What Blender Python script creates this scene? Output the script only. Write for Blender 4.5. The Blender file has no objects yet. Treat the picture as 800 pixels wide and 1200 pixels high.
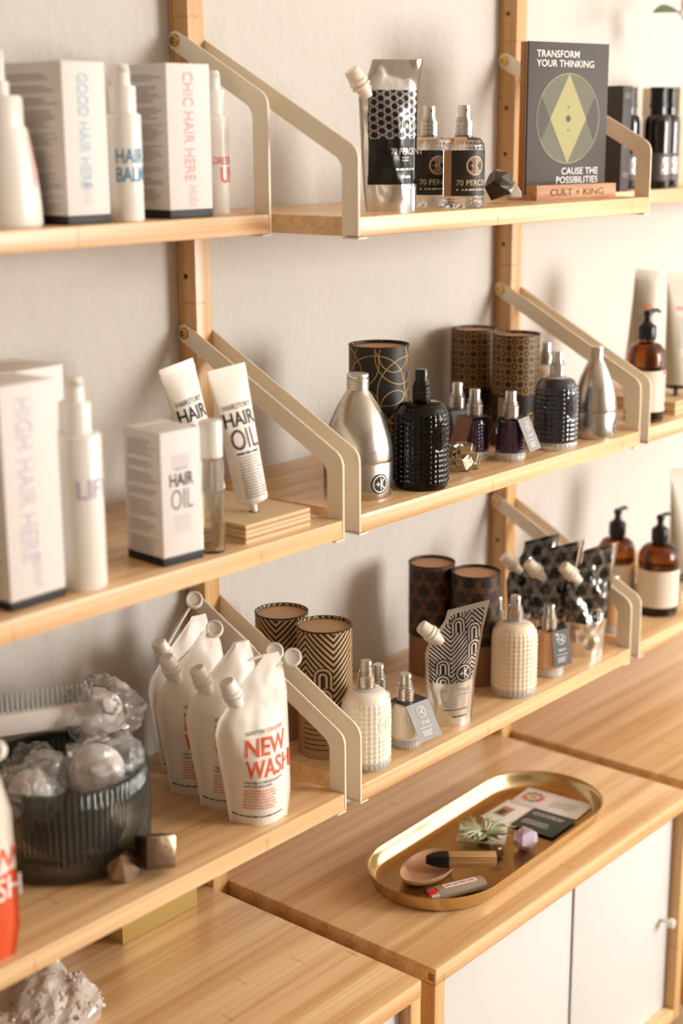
import bpy, bmesh, math, random
from mathutils import Vector, Matrix, noise
PI = math.pi
C = bpy.context.scene.collection
sc = bpy.context.scene
random.seed(7)

# ------------------------------------------------------------------ camera, light, exposure
def camera():
    cd = bpy.data.cameras.new('camera'); co = bpy.data.objects.new('camera', cd); C.objects.link(co)
    yaw, pit, rol = math.radians(40.478), math.radians(14.170), math.radians(-0.388)
    F = Vector((math.cos(yaw)*math.cos(pit), math.sin(yaw)*math.cos(pit), -math.sin(pit)))
    R = Vector((math.sin(yaw), -math.cos(yaw), 0)); U = R.cross(F)
    R2 = R*math.cos(rol) + U*math.sin(rol); U2 = -R*math.sin(rol) + U*math.cos(rol)
    m = Matrix((R2, U2, -F)).transposed().to_4x4()
    m.translation = (-1.2080, -1.2542, 0.9706)
    co.matrix_world = m
    cd.sensor_fit = 'VERTICAL'; cd.sensor_height = 36; cd.sensor_width = 24; cd.lens = 52.367
    cd.clip_start = 0.01
    cd.dof.use_dof = True; cd.dof.focus_distance = 1.75; cd.dof.aperture_fstop = 2.6
    sc.camera = co
camera()
sc.view_settings.view_transform = 'Standard'; sc.view_settings.look = 'None'
sc.view_settings.gamma = 1.0; sc.view_settings.use_curve_mapping = False
sc.view_settings.exposure = 0.03
sc.cycles.use_denoising = True
sc.cycles.sample_clamp_indirect = 6.0
sc.cycles.max_bounces = 14; sc.cycles.transmission_bounces = 12; sc.cycles.transparent_max_bounces = 16
w = bpy.data.worlds.new('daylight'); sc.world = w; w.use_nodes = True
bg = w.node_tree.nodes['Background']; bg.inputs[0].default_value = (0.80, 0.88, 1.0, 1); bg.inputs[1].default_value = 0.6

def area(name, loc, target, sx, sy, power, col):
    ld = bpy.data.lights.new(name, 'AREA'); ld.shape = 'RECTANGLE'; ld.size = sx; ld.size_y = sy
    ld.energy = power; ld.color = col
    o = bpy.data.objects.new(name, ld); C.objects.link(o); o.location = loc
    o.rotation_euler = (Vector(target) - Vector(loc)).to_track_quat('-Z', 'Y').to_euler()
    return o
# daylight entering through the two windows of the room
area('window_daylight_side', (2.86, -1.95, 0.95), (0.0, -1.95, 0.95), 1.4, 1.4, 19, (1.0, 0.99, 0.98))
area('window_daylight_front', (2.0, -3.36, 1.0), (1.6, 0, 0.9), 1.2, 1.4, 138, (1.0, 0.98, 0.94))

# ------------------------------------------------------------------ helpers: colours, materials
def hx(s):
    s = s.lstrip('#'); out = []
    for i in (0, 2, 4):
        c = int(s[i:i+2], 16)/255
        out.append(c/12.92 if c <= 0.04045 else ((c+0.055)/1.055)**2.4)
    return (*out, 1.0)
MATS = {}
def mat(name, col, rough=0.5, metal=0.0, trans=0.0, ior=1.45, coat=0.0, bump=0.0, bscale=80, sss=0.0, spec=None, alpha=None):
    if name in MATS: return MATS[name]
    m = bpy.data.materials.new(name); m.use_nodes = True; nt = m.node_tree
    b = nt.nodes['Principled BSDF']
    b.inputs['Base Color'].default_value = hx(col) if isinstance(col, str) else col
    b.inputs['Roughness'].default_value = rough; b.inputs['Metallic'].default_value = metal
    b.inputs['Transmission Weight'].default_value = trans; b.inputs['IOR'].default_value = ior
    b.inputs['Coat Weight'].default_value = coat
    if sss:
        b.inputs['Subsurface Weight'].default_value = sss; b.inputs['Subsurface Radius'].default_value = (0.01, 0.008, 0.006)
        b.inputs['Subsurface Scale'].default_value = 0.5
    if spec is not None: b.inputs['Specular IOR Level'].default_value = spec
    if bump:
        tc = nt.nodes.new('ShaderNodeTexCoord'); n = nt.nodes.new('ShaderNodeTexNoise'); n.inputs['Scale'].default_value = bscale
        n.inputs['Detail'].default_value = 4
        nt.links.new(tc.outputs['Object'], n.inputs['Vector'])
        bp = nt.nodes.new('ShaderNodeBump'); bp.inputs['Strength'].default_value = bump; bp.inputs['Distance'].default_value = 0.002
        nt.links.new(n.outputs['Fac'], bp.inputs['Height']); nt.links.new(bp.outputs[0], b.inputs['Normal'])
    MATS[name] = m
    return m

class X:
    """a tiny expression builder over Math nodes"""
    nt = None
    def __init__(s, v): s.v = v
    @staticmethod
    def op(o, *a):
        n = X.nt.nodes.new('ShaderNodeMath'); n.operation = o
        for i, q in enumerate(a):
            q = q.v if isinstance(q, X) else q
            if isinstance(q, (int, float)): n.inputs[i].default_value = q
            else: X.nt.links.new(q, n.inputs[i])
        return X(n.outputs[0])
    def __add__(s, o): return X.op('ADD', s, o)
    __radd__ = __add__
    def __sub__(s, o): return X.op('SUBTRACT', s, o)
    def __rsub__(s, o): return X.op('SUBTRACT', o, s)
    def __mul__(s, o): return X.op('MULTIPLY', s, o)
    __rmul__ = __mul__
    def __truediv__(s, o): return X.op('DIVIDE', s, o)
    def __lt__(s, o): return X.op('LESS_THAN', s, o)
    def __gt__(s, o): return X.op('GREATER_THAN', s, o)
    def floor(s): return X.op('FLOOR', s)
    def fract(s): return X.op('FRACT', s)
    def abs(s): return X.op('ABSOLUTE', s)
    def sin(s): return X.op('SINE', s)
    def sqrt(s): return X.op('SQRT', s)
    def max(s, o): return X.op('MAXIMUM', s, o)
    def min(s, o): return X.op('MINIMUM', s, o)
def sel(f, a, b): return a*f + b*(1.0 - f)
def uvx(nt):
    X.nt = nt
    tc = nt.nodes.new('ShaderNodeTexCoord'); sp = nt.nodes.new('ShaderNodeSeparateXYZ')
    nt.links.new(tc.outputs['UV'], sp.inputs[0])
    return X(sp.outputs[0]), X(sp.outputs[1])
def rnd(a, b):
    return (((a*12.9898 + b*78.233).sin())*43758.5453).fract()
def mixcol(nt, fac, a, b):
    n = nt.nodes.new('ShaderNodeMix'); n.data_type = 'RGBA'
    fac = fac.v if isinstance(fac, X) else fac
    nt.links.new(fac, n.inputs[0])
    for q, k in ((a, 6), (b, 7)):
        if isinstance(q, str): n.inputs[k].default_value = hx(q)
        elif isinstance(q, tuple): n.inputs[k].default_value = q
        else: nt.links.new(q, n.inputs[k])
    return n.outputs[2]

def pattern_mat(name, fn, rough=0.5, metal=0.0, coat=0.0, bump=0.0, bscale=60):
    """fn(u, v, nt) -> (colour socket, metal X or None, rough X or None); u, v in metres on the surface"""
    if name in MATS: return MATS[name]
    m = mat(name, '#808080', rough, metal, coat=coat, bump=bump, bscale=bscale); nt = m.node_tree
    b = nt.nodes['Principled BSDF']; u, v = uvx(nt)
    col, me, ro = fn(u, v, nt)
    nt.links.new(col, b.inputs['Base Color'])
    if me is not None: nt.links.new(me.v, b.inputs['Metallic'])
    if ro is not None: nt.links.new(ro.v, b.inputs['Roughness'])
    return m

def stripes_f(u, v, S=0.026, period=0.0056):
    cu, cv = (u/S).floor(), ((v + (u/S).floor()*S*0.5)/S).floor()
    du, dv = u - (cu + 0.5)*S, v + cu*S*0.5 - (cv + 0.5)*S
    d = sel(dv > 0.0, (du*du + dv*dv).sqrt(), du.abs())
    act = (rnd(cu, cv) > 0.58)*(d < S*0.48)
    A = S*1.35
    zig = ((u/(2*A)).fract()*2*A - A).abs() + v
    s = sel(act, d, zig*0.72)
    return (s*(2*PI/period)).sin() > 0.0
def hexlines_f(u, v, P=0.021, wd=0.0003):
    f = None
    for a in (90, 30, 150):
        t = u*math.cos(math.radians(a)) + v*math.sin(math.radians(a))
        for off in (0.0, 0.16):
            g = (((t/P + off).fract() - 0.5).abs()*P) < wd
            f = g if f is None else f.max(g)
    return f
def rosette_f(u, v, S=0.0165):
    f = None
    for ox in (0, 0.5):
        cu, cv = ((u/S + ox).fract() - 0.5)*S, ((v/S + ox).fract() - 0.5)*S
        d = (cu*cu + cv*cv).sqrt()
        g = ((d*(2*PI/0.0042)).sin() > 0.15)*(d < S*0.52)
        f = g if f is None else f.max(g)
    cu, cv = ((u/S).fract() - 0.5)*S, ((v/S).fract() - 0.5)*S
    core = (cu*cu + cv*cv).sqrt() < S*0.12
    return f*(1.0 - core)
def circles_f(u, v):
    f = None
    for k, (a, b, r) in enumerate(((.02, .15, .035), (.055, .12, .03), (-.015, .11, .04), (.04, .085, .022), (-.04, .14, .03), (.03, .06, .03), (-.02, .06, .025), (.065, .16, .035), (.012, .088, .02), (-.055, .08, .035), (.085, .1, .03), (.0, .135, .045), (.03, .105, .042), (-.03, .09, .02), (.05, .14, .018), (-.01, .03, .035), (.045, .04, .025), (-.07, .12, .04), (.01, .15, .02))):
        d = (((u - a)*(u - a) + (v - b)*(v - b)).sqrt() - r).abs()
        g = d < (0.00045 if k % 2 else 0.00055)
        f = g if f is None else f.max(g)
    for (x0, sl) in ((0.02, 0.35), (-0.03, -0.5), (0.05, -0.2)):
        g = ((v - 0.06 - (u - x0)*sl).abs() < 0.0004)*(v < 0.085)
        f = f.max(g)
    return f
def lattice_f(u, v, P=0.0075):
    f = None
    for a in (0, 60, 120):
        t = u*math.cos(math.radians(a)) + v*math.sin(math.radians(a))
        g = (((t/P).fract() - 0.5).abs()*P) < 0.00050
        f = g if f is None else f.max(g)
    cu, cv = ((u/P*1.0).fract() - 0.5)*P, ((v/(P*1.155)).fract() - 0.5)*P
    return f

def bamboo(name, ax='x', tint=1.0, light='#efcda0', dark='#c9945b', strip=0.019):
    if name in MATS: return MATS[name]
    m = mat(name, '#d8b07a', 0.32, spec=0.6); nt = m.node_tree; b = nt.nodes['Principled BSDF']; X.nt = nt
    tc = nt.nodes.new('ShaderNodeTexCoord'); sp = nt.nodes.new('ShaderNodeSeparateXYZ'); nt.links.new(tc.outputs['Object'], sp.inputs[0])
    P = [X(o) for o in sp.outputs]
    al = P['xyz'.index(ax)]; oth = [P[i] for i in range(3) if 'xyz'[i] != ax]
    acr = oth[0] + oth[1]*0.73
    sid = (acr/strip).floor()
    r1 = rnd(sid, sid*0.37 + 3.1)
    mp = nt.nodes.new('ShaderNodeMapping'); nt.links.new(tc.outputs['Object'], mp.inputs[0])
    mp.inputs['Scale'].default_value = [3.0 if c == ax else 230.0 for c in 'xyz']
    n = nt.nodes.new('ShaderNodeTexNoise'); n.inputs['Scale'].default_value = 1.0; n.inputs['Detail'].default_value = 3
    nt.links.new(mp.outputs[0], n.inputs['Vector'])
    mp2 = nt.nodes.new('ShaderNodeMapping'); nt.links.new(tc.outputs['Object'], mp2.inputs[0])
    mp2.inputs['Scale'].default_value = [1.4 if c == ax else 46.0 for c in 'xyz']
    n2 = nt.nodes.new('ShaderNodeTexNoise'); n2.inputs['Scale'].default_value = 1.0; n2.inputs['Detail'].default_value = 2
    nt.links.new(mp2.outputs[0], n2.inputs['Vector'])
    f = (X(n.outputs['Fac']) - 0.5)*1.0 + (X(n2.outputs['Fac']) - 0.5)*1.9 + (r1 - 0.5)*0.22 + 0.45
    node = ((((al/0.31 + r1*7.3).fract() - 0.5).abs()) < 0.006)*0.35*(rnd(sid, (al/0.31 + r1*7.3).floor()) > 0.5)
    f = (f + node).max(0.0).min(1.0)
    nt.links.new(mixcol(nt, f, light, dark), b.inputs['Base Color'])
    bp = nt.nodes.new('ShaderNodeBump'); bp.inputs['Strength'].default_value = 0.08; bp.inputs['Distance'].default_value = 0.001
    nt.links.new(n.outputs['Fac'], bp.inputs['Height']); nt.links.new(bp.outputs[0], b.inputs['Normal'])
    return m

BX = bamboo('bamboo_along', 'x'); BZ = bamboo('bamboo_upright', 'z', light='#e2bb86', dark='#bf8a4e'); BY = bamboo('bamboo_across', 'y')
def plaster():
    m = mat('wall_plaster', '#cdc7c0', 0.75, spec=0.25); nt = m.node_tree; b = nt.nodes['Principled BSDF']
    tc = nt.nodes.new('ShaderNodeTexCoord')
    n = nt.nodes.new('ShaderNodeTexNoise'); n.inputs['Scale'].default_value = 55; n.inputs['Detail'].default_value = 5; n.inputs['Distortion'].default_value = 0.4
    n2 = nt.nodes.new('ShaderNodeTexNoise'); n2.inputs['Scale'].default_value = 14; n2.inputs['Detail'].default_value = 3
    for q in (n, n2): nt.links.new(tc.outputs['Object'], q.inputs['Vector'])
    X.nt = nt
    h = X(n.outputs['Fac'])*0.6 + X(n2.outputs['Fac'])
    bp = nt.nodes.new('ShaderNodeBump'); bp.inputs['Strength'].default_value = 0.32; bp.inputs['Distance'].default_value = 0.008
    nt.links.new(h.v, bp.inputs['Height']); nt.links.new(bp.outputs[0], b.inputs['Normal'])
    return m
WALL = plaster()
PAINT = mat('room_paint', '#e2ddd4', 0.8); PAINT_TAN = mat('tan_paint', '#bdb0a0', 0.8)
CREAM_STEEL = mat('cream_steel', '#ede2cd', 0.42, bump=0.05, bscale=900)
BRASS = mat('brass', '#c9a45c', 0.25, 1.0)
TRAY = mat('brushed_brass', '#d9c294', 0.22, 1.0)
SILVER = mat('spray_aluminium', '#d2cfca', 0.28, 1.0, bump=0.03, bscale=400)
STEEL = mat('dark_steel', '#4a4642', 0.4, 0.9)
GLASS = mat('clear_glass', '#f7f7f5', 0.02, trans=1.0, ior=1.47)
BLACK_GLASS = mat('black_glass', '#050304', 0.05, spec=0.4)
AMBER = mat('amber_glass', (0.26, 0.075, 0.010, 1), 0.03, trans=1.0, ior=1.45)
CLEARP = mat('clear_plastic', '#eeeeee', 0.12, trans=0.9, ior=1.4)
WHITE_PL = mat('white_plastic', '#f0ebe3', 0.3, sss=0.15, coat=0.2)
WHITE_CARD = mat('white_card', '#e6dfdb', 0.6)
OFFCAP = mat('ivory_plastic', '#f0e6d6', 0.38, sss=0.2)
POUCH_W = mat('matt_white_film', '#f4ede4', 0.38, sss=0.1, bump=0.12, bscale=35)
BLACK = mat('black_print', '#1c1a1b', 0.55)
BLACK_PL = mat('black_plastic', '#121213', 0.32)
CHARCOAL = mat('charcoal_card', '#2a2521', 0.5)
KRAFT = mat('kraft_card', '#b28a62', 0.75, bump=0.1, bscale=300)
KRAFT_LID = mat('kraft_lid', '#c3a07c', 0.75, bump=0.1, bscale=300)
GREY_PR = mat('grey_print', '#8b8580', 0.6)
ORANGE = mat('orange_print', '#ec6339', 0.5)
ORANGE_LT = mat('light_orange_print', '#f0936b', 0.5)
PINK = mat('pink_print', '#f2a5a0', 0.55)
CORAL = mat('coral_print', '#ef7f74', 0.55)
BLUE = mat('blue_print', '#5b93b5', 0.55)
PALE_BLUE = mat('pale_blue_print', '#a9c3cf', 0.55)
LILAC = mat('lilac_print', '#b4a3c4', 0.55)
LILAC_PALE = mat('pale_lilac_print', '#cfc3cd', 0.55)
SILVER_PR = mat('silver_print', '#d9d4cc', 0.35, 0.6)
GOLD_PR = mat('gold_print', '#c49a52', 0.35, 0.7)
WHITE_PR = mat('white_print', '#f3efe9', 0.5)
TAG_GREY = pattern_mat('grey_tag_card', lambda u, v, nt: (mixcol(nt, stripes_f(u, v, 0.011, 0.0022), '#8a8885', '#9a9895'), None, None), 0.5)
TAG_BLACK = pattern_mat('striped_tag_top', lambda u, v, nt: (mixcol(nt, stripes_f(u, v, 0.016, 0.004), '#1d1a18', '#4a4540'), None, None), 0.5)

# ------------------------------------------------------------------ helpers: objects and meshes
def tag(o, label=None, cat=None, group=None, kind=None):
    if label: o['label'] = label
    if cat: o['category'] = cat
    if group: o['group'] = group
    if kind: o['kind'] = kind
    return o
def thing(name, label, cat, loc=(0, 0, 0), rz=0.0, group=None):
    o = bpy.data.objects.new(name, None); C.objects.link(o); o.empty_display_size = 0.02
    o.location = loc; o.rotation_euler = (0, 0, math.radians(rz))
    return tag(o, label, cat, group)
def dup(root, loc, rz=None, label=None, group=None):
    r = root.copy(); C.objects.link(r); r.location = loc
    if rz is not None: r.rotation_euler = (0, 0, math.radians(rz))
    if label: r['label'] = label
    if group: r['group'] = group
    for ch in list(root.children):
        c = ch.copy(); C.objects.link(c); c.parent = r
        for g in list(ch.children):
            d = g.copy(); C.objects.link(d); d.parent = c
    return r
class MB:
    def __init__(s): s.v = []; s.f = []; s.uv = []
    def add(s, vs, fs, uvs=None):
        n = len(s.v); s.v += [tuple(p) for p in vs]; s.f += [tuple(i + n for i in f) for f in fs]
        s.uv += list(uvs) if uvs else [(0, 0)]*len(vs)
        return s
    def lathe(s, prof, n=40, a0=None, a1=None, o=(0, 0, 0), M=None, uvr=None):
        """prof [(r, z)]; open arc when a0, a1 (degrees) are given; u runs from 0 at -Y"""
        full = a0 is None
        A0, A1 = (-270, 90) if full else (a0, a1)
        vs, fs, uv = [], [], []; k = n if full else n + 1
        rr = uvr or max(p[0] for p in prof)
        k = n + 1
        for r, z in prof:
            for i in range(k):
                a = math.radians(A0 + (A1 - A0)*i/n)
                p = Vector((r*math.cos(a), r*math.sin(a), z))
                if M: p = M @ p
                vs.append(p + Vector(o)); uv.append(((a + PI/2)*rr, z))
        for j in range(len(prof) - 1):
            for i in range(n):
                q = [j*k + i, j*k + i + 1, (j + 1)*k + i + 1, (j + 1)*k + i]
                if prof[j][0] < 1e-6: q = [q[0], q[2], q[3]]
                elif prof[j+1][0] < 1e-6: q = [q[0], q[1], q[2]]
                fs.append(q)
        return s.add(vs, fs, uv)
    def box(s, x0, x1, y0, y1, z0, z1):
        vs = [(x, y, z) for z in (z0, z1) for y in (y0, y1) for x in (x0, x1)]
        fs = [(0, 2, 3, 1), (4, 5, 7, 6), (0, 1, 5, 4), (2, 6, 7, 3), (0, 4, 6, 2), (1, 3, 7, 5)]
        return s.add(vs, fs)
    def tube(s, pts, r, n=8, cap=True):
        pts = [Vector(p) for p in pts]; vs, fs = [], []
        for i, p in enumerate(pts):
            t = (pts[min(i+1, len(pts)-1)] - pts[max(i-1, 0)]).normalized()
            a = t.cross(Vector((0.3, 0.2, 0.93))).normalized(); b = t.cross(a)
            ri = r[i] if isinstance(r, (list, tuple)) else r
            vs += [p + (a*math.cos(2*PI*k/n) + b*math.sin(2*PI*k/n))*ri for k in range(n)]
        for i in range(len(pts) - 1):
            fs += [(i*n + k, i*n + (k+1) % n, (i+1)*n + (k+1) % n, (i+1)*n + k) for k in range(n)]
        if cap: fs += [tuple(range(n))[::-1], tuple((len(pts)-1)*n + k for k in range(n))]
        return s.add(vs, fs)
    def prism(s, poly, d0, d1, axis='x'):
        n = len(poly)
        def P(a, b, d): return {'x': (d, a, b), 'y': (a, d, b), 'z': (a, b, d)}[axis]
        vs = [P(a, b, d0) for a, b in poly] + [P(a, b, d1) for a, b in poly]
        fs = [tuple(range(n))[::-1], tuple(range(n, 2*n))] + [(i, (i+1) % n, n + (i+1) % n, n + i) for i in range(n)]
        return s.add(vs, fs)
    def mesh(s, name):
        m = bpy.data.meshes.new(name); m.from_pydata(s.v, [], s.f)
        ul = m.uv_layers.new(name='UVMap'); 
        li = [0]*len(m.loops); m.loops.foreach_get('vertex_index', li)
        flat = []
        for i in li: flat += s.uv[i]
        ul.data.foreach_set('uv', flat)
        return m
    def build(s, name, material, parent=None, smooth=None, merge=True, bevel=0.0, loc=None):
        m = s.mesh(name)
        bm = bmesh.new(); bm.from_mesh(m)
        if merge: bmesh.ops.remove_doubles(bm, verts=bm.verts, dist=1e-6)
        bmesh.ops.recalc_face_normals(bm, faces=bm.faces)
        if bevel:
            es = [e for e in bm.edges if len(e.link_faces) == 2 and e.calc_face_angle(0) > 0.6]
            bmesh.ops.bevel(bm, geom=es, offset=bevel, segments=2, profile=0.6, affect='EDGES')
        bm.to_mesh(m); bm.free()
        m.materials.append(material)
        if smooth is None: smooth = 40
        if smooth:
            m.polygons.foreach_set('use_smooth', [True]*len(m.polygons))
            if smooth < 180: m.set_sharp_from_angle(angle=math.radians(smooth))
        o = bpy.data.objects.new(name, m); C.objects.link(o)
        if parent: o.parent = parent
        if loc: o.location = loc
        return o
def bbox(name, x0, x1, y0, y1, z0, z1, material, parent=None, bevel=0.0015):
    """a bevelled box with its own origin at the centre of its base"""
    cx, cy = (x0+x1)/2, (y0+y1)/2
    return MB().box(x0-cx, x1-cx, y0-cy, y1-cy, 0, z1-z0).build(name, material, parent, bevel=bevel, loc=(cx, cy, z0))

# flat print: letters and line work laid on a surface by a map f(u, v) -> point
TXT = {}
def text2d(s, size, bold=0.0, sx=1.0):
    key = (s, size, bold, sx)
    if key not in TXT:
        cu = bpy.data.curves.new('letters', 'FONT'); cu.body = s; cu.size = size; cu.offset = bold*size; cu.resolution_u = 3
        ob = bpy.data.objects.new('letters', cu); me = bpy.data.meshes.new_from_object(ob)
        vs = [(v.co.x*sx, v.co.y) for v in me.vertices]; fs = [tuple(p.vertices) for p in me.polygons]
        bpy.data.objects.remove(ob); bpy.data.curves.remove(cu); bpy.data.meshes.remove(me)
        TXT[key] = (vs, fs)
    return TXT[key]
class Ink:
    def __init__(s): s.v = []; s.f = []
    def add(s, vs, fs):
        n = len(s.v); s.v += vs; s.f += [tuple(i + n for i in f) for f in fs]; return s
    def text(s, t, u, v, h, bold=0.0, sx=1.0, al='l', rot=0, shear=0.0, fit=None):
        """h = capital height"""
        vs, fs = text2d(t, h/0.69, bold, sx)
        if not vs: return s
        if fit:
            q = fit/(max(p[0] for p in vs) - min(p[0] for p in vs)); vs = [(p[0]*q, p[1]) for p in vs]
        w = max(p[0] for p in vs); mn = min(p[0] for p in vs)
        o = {'l': -mn, 'c': -(w+mn)/2, 'r': -w}[al]
        c, sn = math.cos(math.radians(rot)), math.sin(math.radians(rot))
        return s.add([(u + (x+o+shear*y)*c - y*sn, v + (x+o+shear*y)*sn + y*c) for x, y in vs], fs)
    def ring(s, u, v, r, wd, n=40):
        vs = [(u + q*math.cos(2*PI*i/n), v + q*math.sin(2*PI*i/n)) for q in (r - wd/2, r + wd/2) for i in range(n)]
        return s.add(vs, [(i, (i+1) % n, n + (i+1) % n, n + i) for i in range(n)])
    def disc(s, u, v, r, n=28):
        return s.add([(u, v)] + [(u + r*math.cos(2*PI*i/n), v + r*math.sin(2*PI*i/n)) for i in range(n)], [(0, 1+i, 1+(i+1) % n) for i in range(n)])
    def line(s, a, b, wd):
        d = Vector((b[0]-a[0], b[1]-a[1])); L = d.length; d /= L; nx, ny = -d.y*wd/2, d.x*wd/2
        k = max(1, int(L/0.006)); vs, fs = [], []
        for i in range(k+1):
            x, y = a[0] + d.x*L*i/k, a[1] + d.y*L*i/k; vs += [(x+nx, y+ny), (x-nx, y-ny)]
        return s.add(vs, [(2*i, 2*i+1, 2*i+3, 2*i+2) for i in range(k)])
    def poly(s, pts): return s.add(list(pts), [tuple(range(len(pts)))])
    def rect(s, u0, u1, v0, v1, n=8):
        vs = [(u0 + (u1-u0)*i/n, v) for i in range(n+1) for v in (v0, v1)]
        return s.add(vs, [(2*i, 2*i+2, 2*i+3, 2*i+1) for i in range(n)])
    def prose(s, u0, u1, vtop, n, dv, h, seed=1, ragged=0.3):
        """lines of print too small to read: word-long dashes"""
        R = random.Random(seed)
        for k in range(n):
            u = u0; e = u1 - (u1-u0)*ragged*R.random()
            while u < e:
                L = min(h*R.uniform(1.5, 5), e - u)
                if L > h*0.4: s.rect(u, u+L, vtop - k*dv - h, vtop - k*dv, 1)
                u += L + h*0.7
        return s
    def k_mark(s, u, v, r, wd):
        s.ring(u, v, r, wd)
        x = u + r*0.12
        s.line((x, v - r*0.72), (x, v + r*0.72), wd).line((x, v), (x + r*0.52, v + r*0.62), wd).line((x, v), (x + r*0.52, v - r*0.62), wd)
        s.line((x - r*0.72, v), (x - r*0.16, v), wd).line((x - r*0.44, v - r*0.28), (x - r*0.44, v + r*0.28), wd)
        return s
    def on(s, f, name, material, parent, fine=None):
        vs, fs = s.v, s.f
        if fine:
            bm = bmesh.new(); bv = [bm.verts.new((u, v, 0)) for u, v in vs]
            for q in fs:
                if len(set(q)) > 2:
                    try: bm.faces.new([bv[i] for i in q])
                    except ValueError: pass
            for _ in range(4):
                bmesh.ops.triangulate(bm, faces=bm.faces)
                es = [e for e in bm.edges if e.calc_length() > fine]
                if not es: break
                bmesh.ops.subdivide_edges(bm, edges=es, cuts=1)
            bmesh.ops.triangulate(bm, faces=bm.faces); bm.verts.index_update()
            vs = [(v.co.x, v.co.y) for v in bm.verts]; fs = [tuple(v.index for v in q.verts) for q in bm.faces]; bm.free()
        m = bpy.data.meshes.new(name); m.from_pydata([tuple(f(*p)) for p in vs], [], fs); m.materials.append(material)
        o = bpy.data.objects.new(name, m); C.objects.link(o); o.parent = parent
        return o
def on_front(y, x0=0.0, z0=0.0, off=0.0004): return lambda u, v: (x0 + u, y - off, z0 + v)
def on_left(x, y0=0.0, z0=0.0, off=0.0004): return lambda u, v: (x - off, y0 - u, z0 + v)     # seen from -X; u runs towards -Y
def on_cyl(rad, a=-90.0, off=0.0004, z0=0.0):
    def f(u, v):
        r = (rad(v) if callable(rad) else rad) + off; t = math.radians(a) + u/r
        return (r*math.cos(t), r*math.sin(t), z0 + v)
    return f
def on_top(z, x0=0, y0=0): return lambda u, v: (x0 + u, y0 + v, z)

# ------------------------------------------------------------------ the setting
ZF, ZC, XL, XR, YF = -0.62, 1.95, -2.3, 2.9, -3.4
def setting():
    def S(o): o['kind'] = 'structure'; return o
    S(MB().box(XL, XR, 0.0, 0.12, ZF, ZC).build('wall_back', WALL, smooth=0))
    S(MB().box(XL, XR, YF, 0.0, ZF-0.1, ZF).build('floor', mat('floor_boards', '#a98a66', 0.45, bump=0.1, bscale=20), smooth=0))
    S(MB().box(XL, XR, YF, 0.0, ZC, ZC+0.1).build('ceiling', PAINT, smooth=0))
    S(MB().box(XL-0.1, XL, YF, 0.0, ZF, ZC).build('wall_left', PAINT_TAN, smooth=0))
    b = MB()   # side wall with a window opening y -2.7..-1.2, z .2..1.7
    b.box(XR, XR+0.1, YF, -2.7, ZF, ZC).box(XR, XR+0.1, -1.2, 0, ZF, ZC).box(XR, XR+0.1, -2.7, -1.2, ZF, 0.2).box(XR, XR+0.1, -2.7, -1.2, 1.7, ZC)
    S(b.build('wall_right', PAINT, smooth=0))
    b = MB()
    b.box(XL, 1.35, YF-0.1, YF, ZF, ZC).box(2.65, XR, YF-0.1, YF, ZF, ZC).box(1.35, 2.65, YF-0.1, YF, ZF, 0.25).box(1.35, 2.65, YF-0.1, YF, 1.75, ZC)
    S(b.build('wall_front', PAINT_TAN, smooth=0))
    fr = mat('window_paint', '#eeeeea', 0.4)
    b = MB(); x = XR + 0.04
    for y0, y1, z0, z1 in ((-2.7, -2.65, .2, 1.7), (-1.25, -1.2, .2, 1.7), (-2.65, -1.25, .2, .25), (-2.65, -1.25, 1.65, 1.7), (-1.97, -1.93, .25, 1.65)): b.box(x, x+0.05, y0, y1, z0, z1)
    S(b.build('window_1', fr, smooth=0)); S(MB().box(x+0.02, x+0.025, -2.65, -1.25, .25, 1.65).build('window_1_pane', GLASS, bpy.data.objects['window_1'], smooth=0))
    b = MB(); y = YF - 0.09
    for x0, x1, z0, z1 in ((1.35, 1.4, .25, 1.75), (2.6, 2.65, .25, 1.75), (1.4, 2.6, .25, .3), (1.4, 2.6, 1.7, 1.75), (1.98, 2.02, .3, 1.7)): b.box(x0, x1, y, y+0.05, z0, z1)
    S(b.build('window_2', fr, smooth=0)); S(MB().box(1.4, 2.6, y+0.02, y+0.025, .3, 1.7).build('window_2_pane', GLASS, bpy.data.objects['window_2'], smooth=0))
setting()

# ------------------------------------------------------------------ uprights, shelves, brackets, cabinets
Z1, Z2, Z3, ZK = 0.889, 0.570, 0.2515, 0.0585
TH = 0.0208
def upright(x, label):
    t = thing('wall_upright', label, 'upright', (x, 0, -0.30), 0, 'bamboo uprights on the wall')
    MB().box(-0.0125, 0.0125, -0.0300, -0.0005, 0, 1.62).build('post', BZ, t, bevel=0.0015)
    hole = mat('screw_hole', '#2b1c12', 0.6)
    z = 0.308 - 0.0635*9
    first = None
    k = 0
    while True:
        zz = 1.1345 + 0.30 - 0.0635*k; k += 1
        if zz < 0.05: break
        if any(abs(zz - 0.30 - pz) < 0.01 for pz in (1.0715, 0.7515, 0.4335)): continue
        b = MB()
        Mx = Matrix.Rotation(PI/2, 3, 'Y')
        if first is None:
            b.lathe([(0.0, 0.0004), (0.0020, 0.0004), (0.0028, -0.0004), (0.0034, 0.0004), (0.0034, -0.0002)], 14, M=Matrix.Rotation(-PI/2, 3, 'Y'))
            first = b.build('screw_hole', hole, t, loc=(-0.0126, -0.0148, zz))
        else:
            o = first.copy(); C.objects.link(o); o.location = (-0.0126, -0.0148, zz)
upright(-0.0125, 'bamboo wall upright nearer the hair oil tubes and white refill pouches')
upright(0.6225, 'bamboo wall upright behind the dark card with the gold diamond')

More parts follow.
